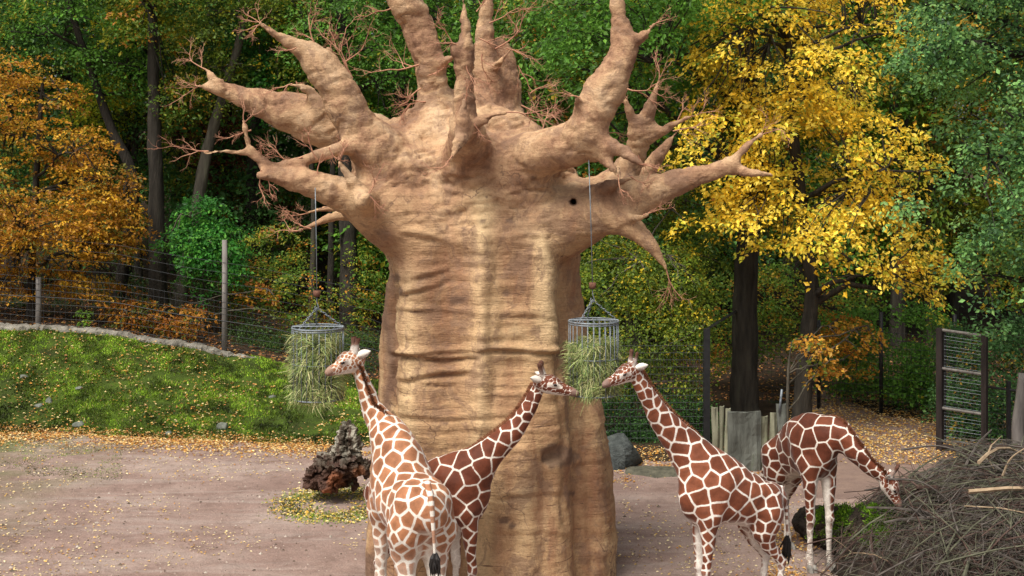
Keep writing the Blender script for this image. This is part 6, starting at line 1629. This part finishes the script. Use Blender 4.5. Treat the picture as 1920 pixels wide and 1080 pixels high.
# colour spots farther back
tree('yellow_maple', 'sunny yellow maple glimpsed between the dark trunks at the top left', [gz(350, 60), P(350, 300, 60), P(350, 100, 60)], .2, px_blobs([(330, 90, 58, 45, 50, 1.6), (375, 50, 58, 50, 40, 1.6), (430, 95, 58, 30, 30, 1)]), YELLOW, 130, 36, .17, .6, 81, None, 5, 20)
tree('yellow_maple', 'small yellow maple glimpsed at the top edge left of the tallest limb', [gz(700, 60), P(700, 300, 60), P(700, 100, 60)], .2, px_blobs([(700, 30, 58, 40, 30, 1.4), (600, 50, 58, 50, 25, 1.3), (560, 110, 58, 30, 24, 1.3), (520, 190, 58, 28, 24, 1.3)]), YELLOW, 90, 36, .17, .6, 82, None, 5, 20)
tree('copper_beech', 'dark copper-red beech deep in the wood beyond the left limbs', [gz(430, 55), P(430, 400, 55), P(430, 200, 55)], .25, px_blobs([(440, 320, 53, 70, 60, 1.8), (400, 250, 53, 60, 50, 1.8), (500, 380, 53, 60, 50, 1.6), (240, 230, 53, 40, 90, 1.5)]), REDBROWN, 260, 36, .13, .6, 83, None, 6, 30)

# --- the wood behind: a few crowns shared by many trees
def generic(seed, pal, dens=1.0):
    pal = [(tuple(.95 * np.array(c_)), w_) for c_, w_ in pal]
    bl = [(0, 0, 15.5, 3.4, 3.2, 3.6, 3), (1.8, .5, 11.5, 3, 2.6, 2.6, 2), (-1.8, -.4, 11.0, 3, 2.6, 2.6, 2), (.3, 0, 7.6, 3.2, 2.6, 2.2, 2), (-.8, .3, 4.4, 2.8, 2.4, 1.8, 1.2), (1.4, .3, 3.2, 2.2, 2, 1.6, .8)]
    cs = blob_points(bl, 520, seed, gap=.36)
    V, Q, C = crown_arrays(cs, pal, 30, .20, .85)
    me = mesh_np('crown', V, Q, M_LEAF, attrs={'Col': C}); d = me.data; bpy.data.objects.remove(me)
    m = MB(); m.tube(catmull([(0, 0, -.5), (.1, 0, 4), (-.1, .1, 9), (.2, 0, 15)], 4), np.linspace(.30, .08, 13), 9, cap=False)
    for k in range(9):
        z = RNG.uniform(4, 13); a = RNG.uniform(0, 6.28); p, r = limb_mesh((0, 0, z), (math.cos(a) * 2.8, math.sin(a) * 2.8, z + RNG.uniform(.5, 3)), .09, .02); m.tube(p, r, 5, cap=False)
    t = m.build('trunk', M_BARK_DARK); td = t.data; bpy.data.objects.remove(t)
    return d, td
GEN = [generic(201, GREEN), generic(202, MIXED), generic(203, YELGREEN), generic(204, DARKGREEN), generic(205, OLIVE)]
rngb = np.random.default_rng(3)
labs = {0: 'tall green tree of the wood behind the enclosure', 1: 'mottled green and brown tree of the wood behind the enclosure', 2: 'yellowish green tree of the wood behind the enclosure', 3: 'dark green tree of the wood behind the enclosure', 4: 'olive green tree of the wood behind the enclosure'}
kk = 0
for row, (Yr, n) in enumerate(((50.5, 9), (55, 11), (61, 12), (68, 13))):
    for i in range(n):
        px = -120 + (2160) * (i + .5 + rngb.uniform(-.35, .35)) / n
        x = (px - 960) / FOC * Yr; y = Yr + rngb.uniform(-1.5, 1.5)
        if row == 0 and 1330 < px < 1750: y += 2
        g = int(rngb.choice(5, p=[.32, .2, .13, .18, .17])); d, td = GEN[g]; kk += 1
        t = thing('forest_tree', labs[g], 'tree', (x, y, float(height(np.array([x]), np.array([y]))[0])), 'trees of the wood behind the enclosure, ' + labs[g].split(' tree')[0])
        s = rngb.uniform(.85, 1.15); t.scale = (s, s, s * rngb.uniform(.9, 1.15)); t.rotation_euler = (0, 0, rngb.uniform(0, 6.28))
        for nm, dd in (('trunk', td), ('crown', d)):
            o = bpy.data.objects.new(nm, dd); COL.objects.link(o); o.parent = t
# the far wood that reads as one mass
cs = np.stack([rngb.uniform(-40, 40, 2600), rngb.uniform(78, 90, 2600), rngb.uniform(2, 27, 2600)], 1)
V, Q, C = crown_arrays(cs, DARKGREEN + [((0.07, 0.12, 0.02), 3), ((0.2, 0.17, 0.02), 1)], 26, .42, 1.5, mid=np.array([0, 120, 10.0]), flat=.4)
tag(mesh_np('far_woods', V, Q, M_LEAF, attrs={'Col': C}), 'far woodland on the slope closing the view', kind='stuff')
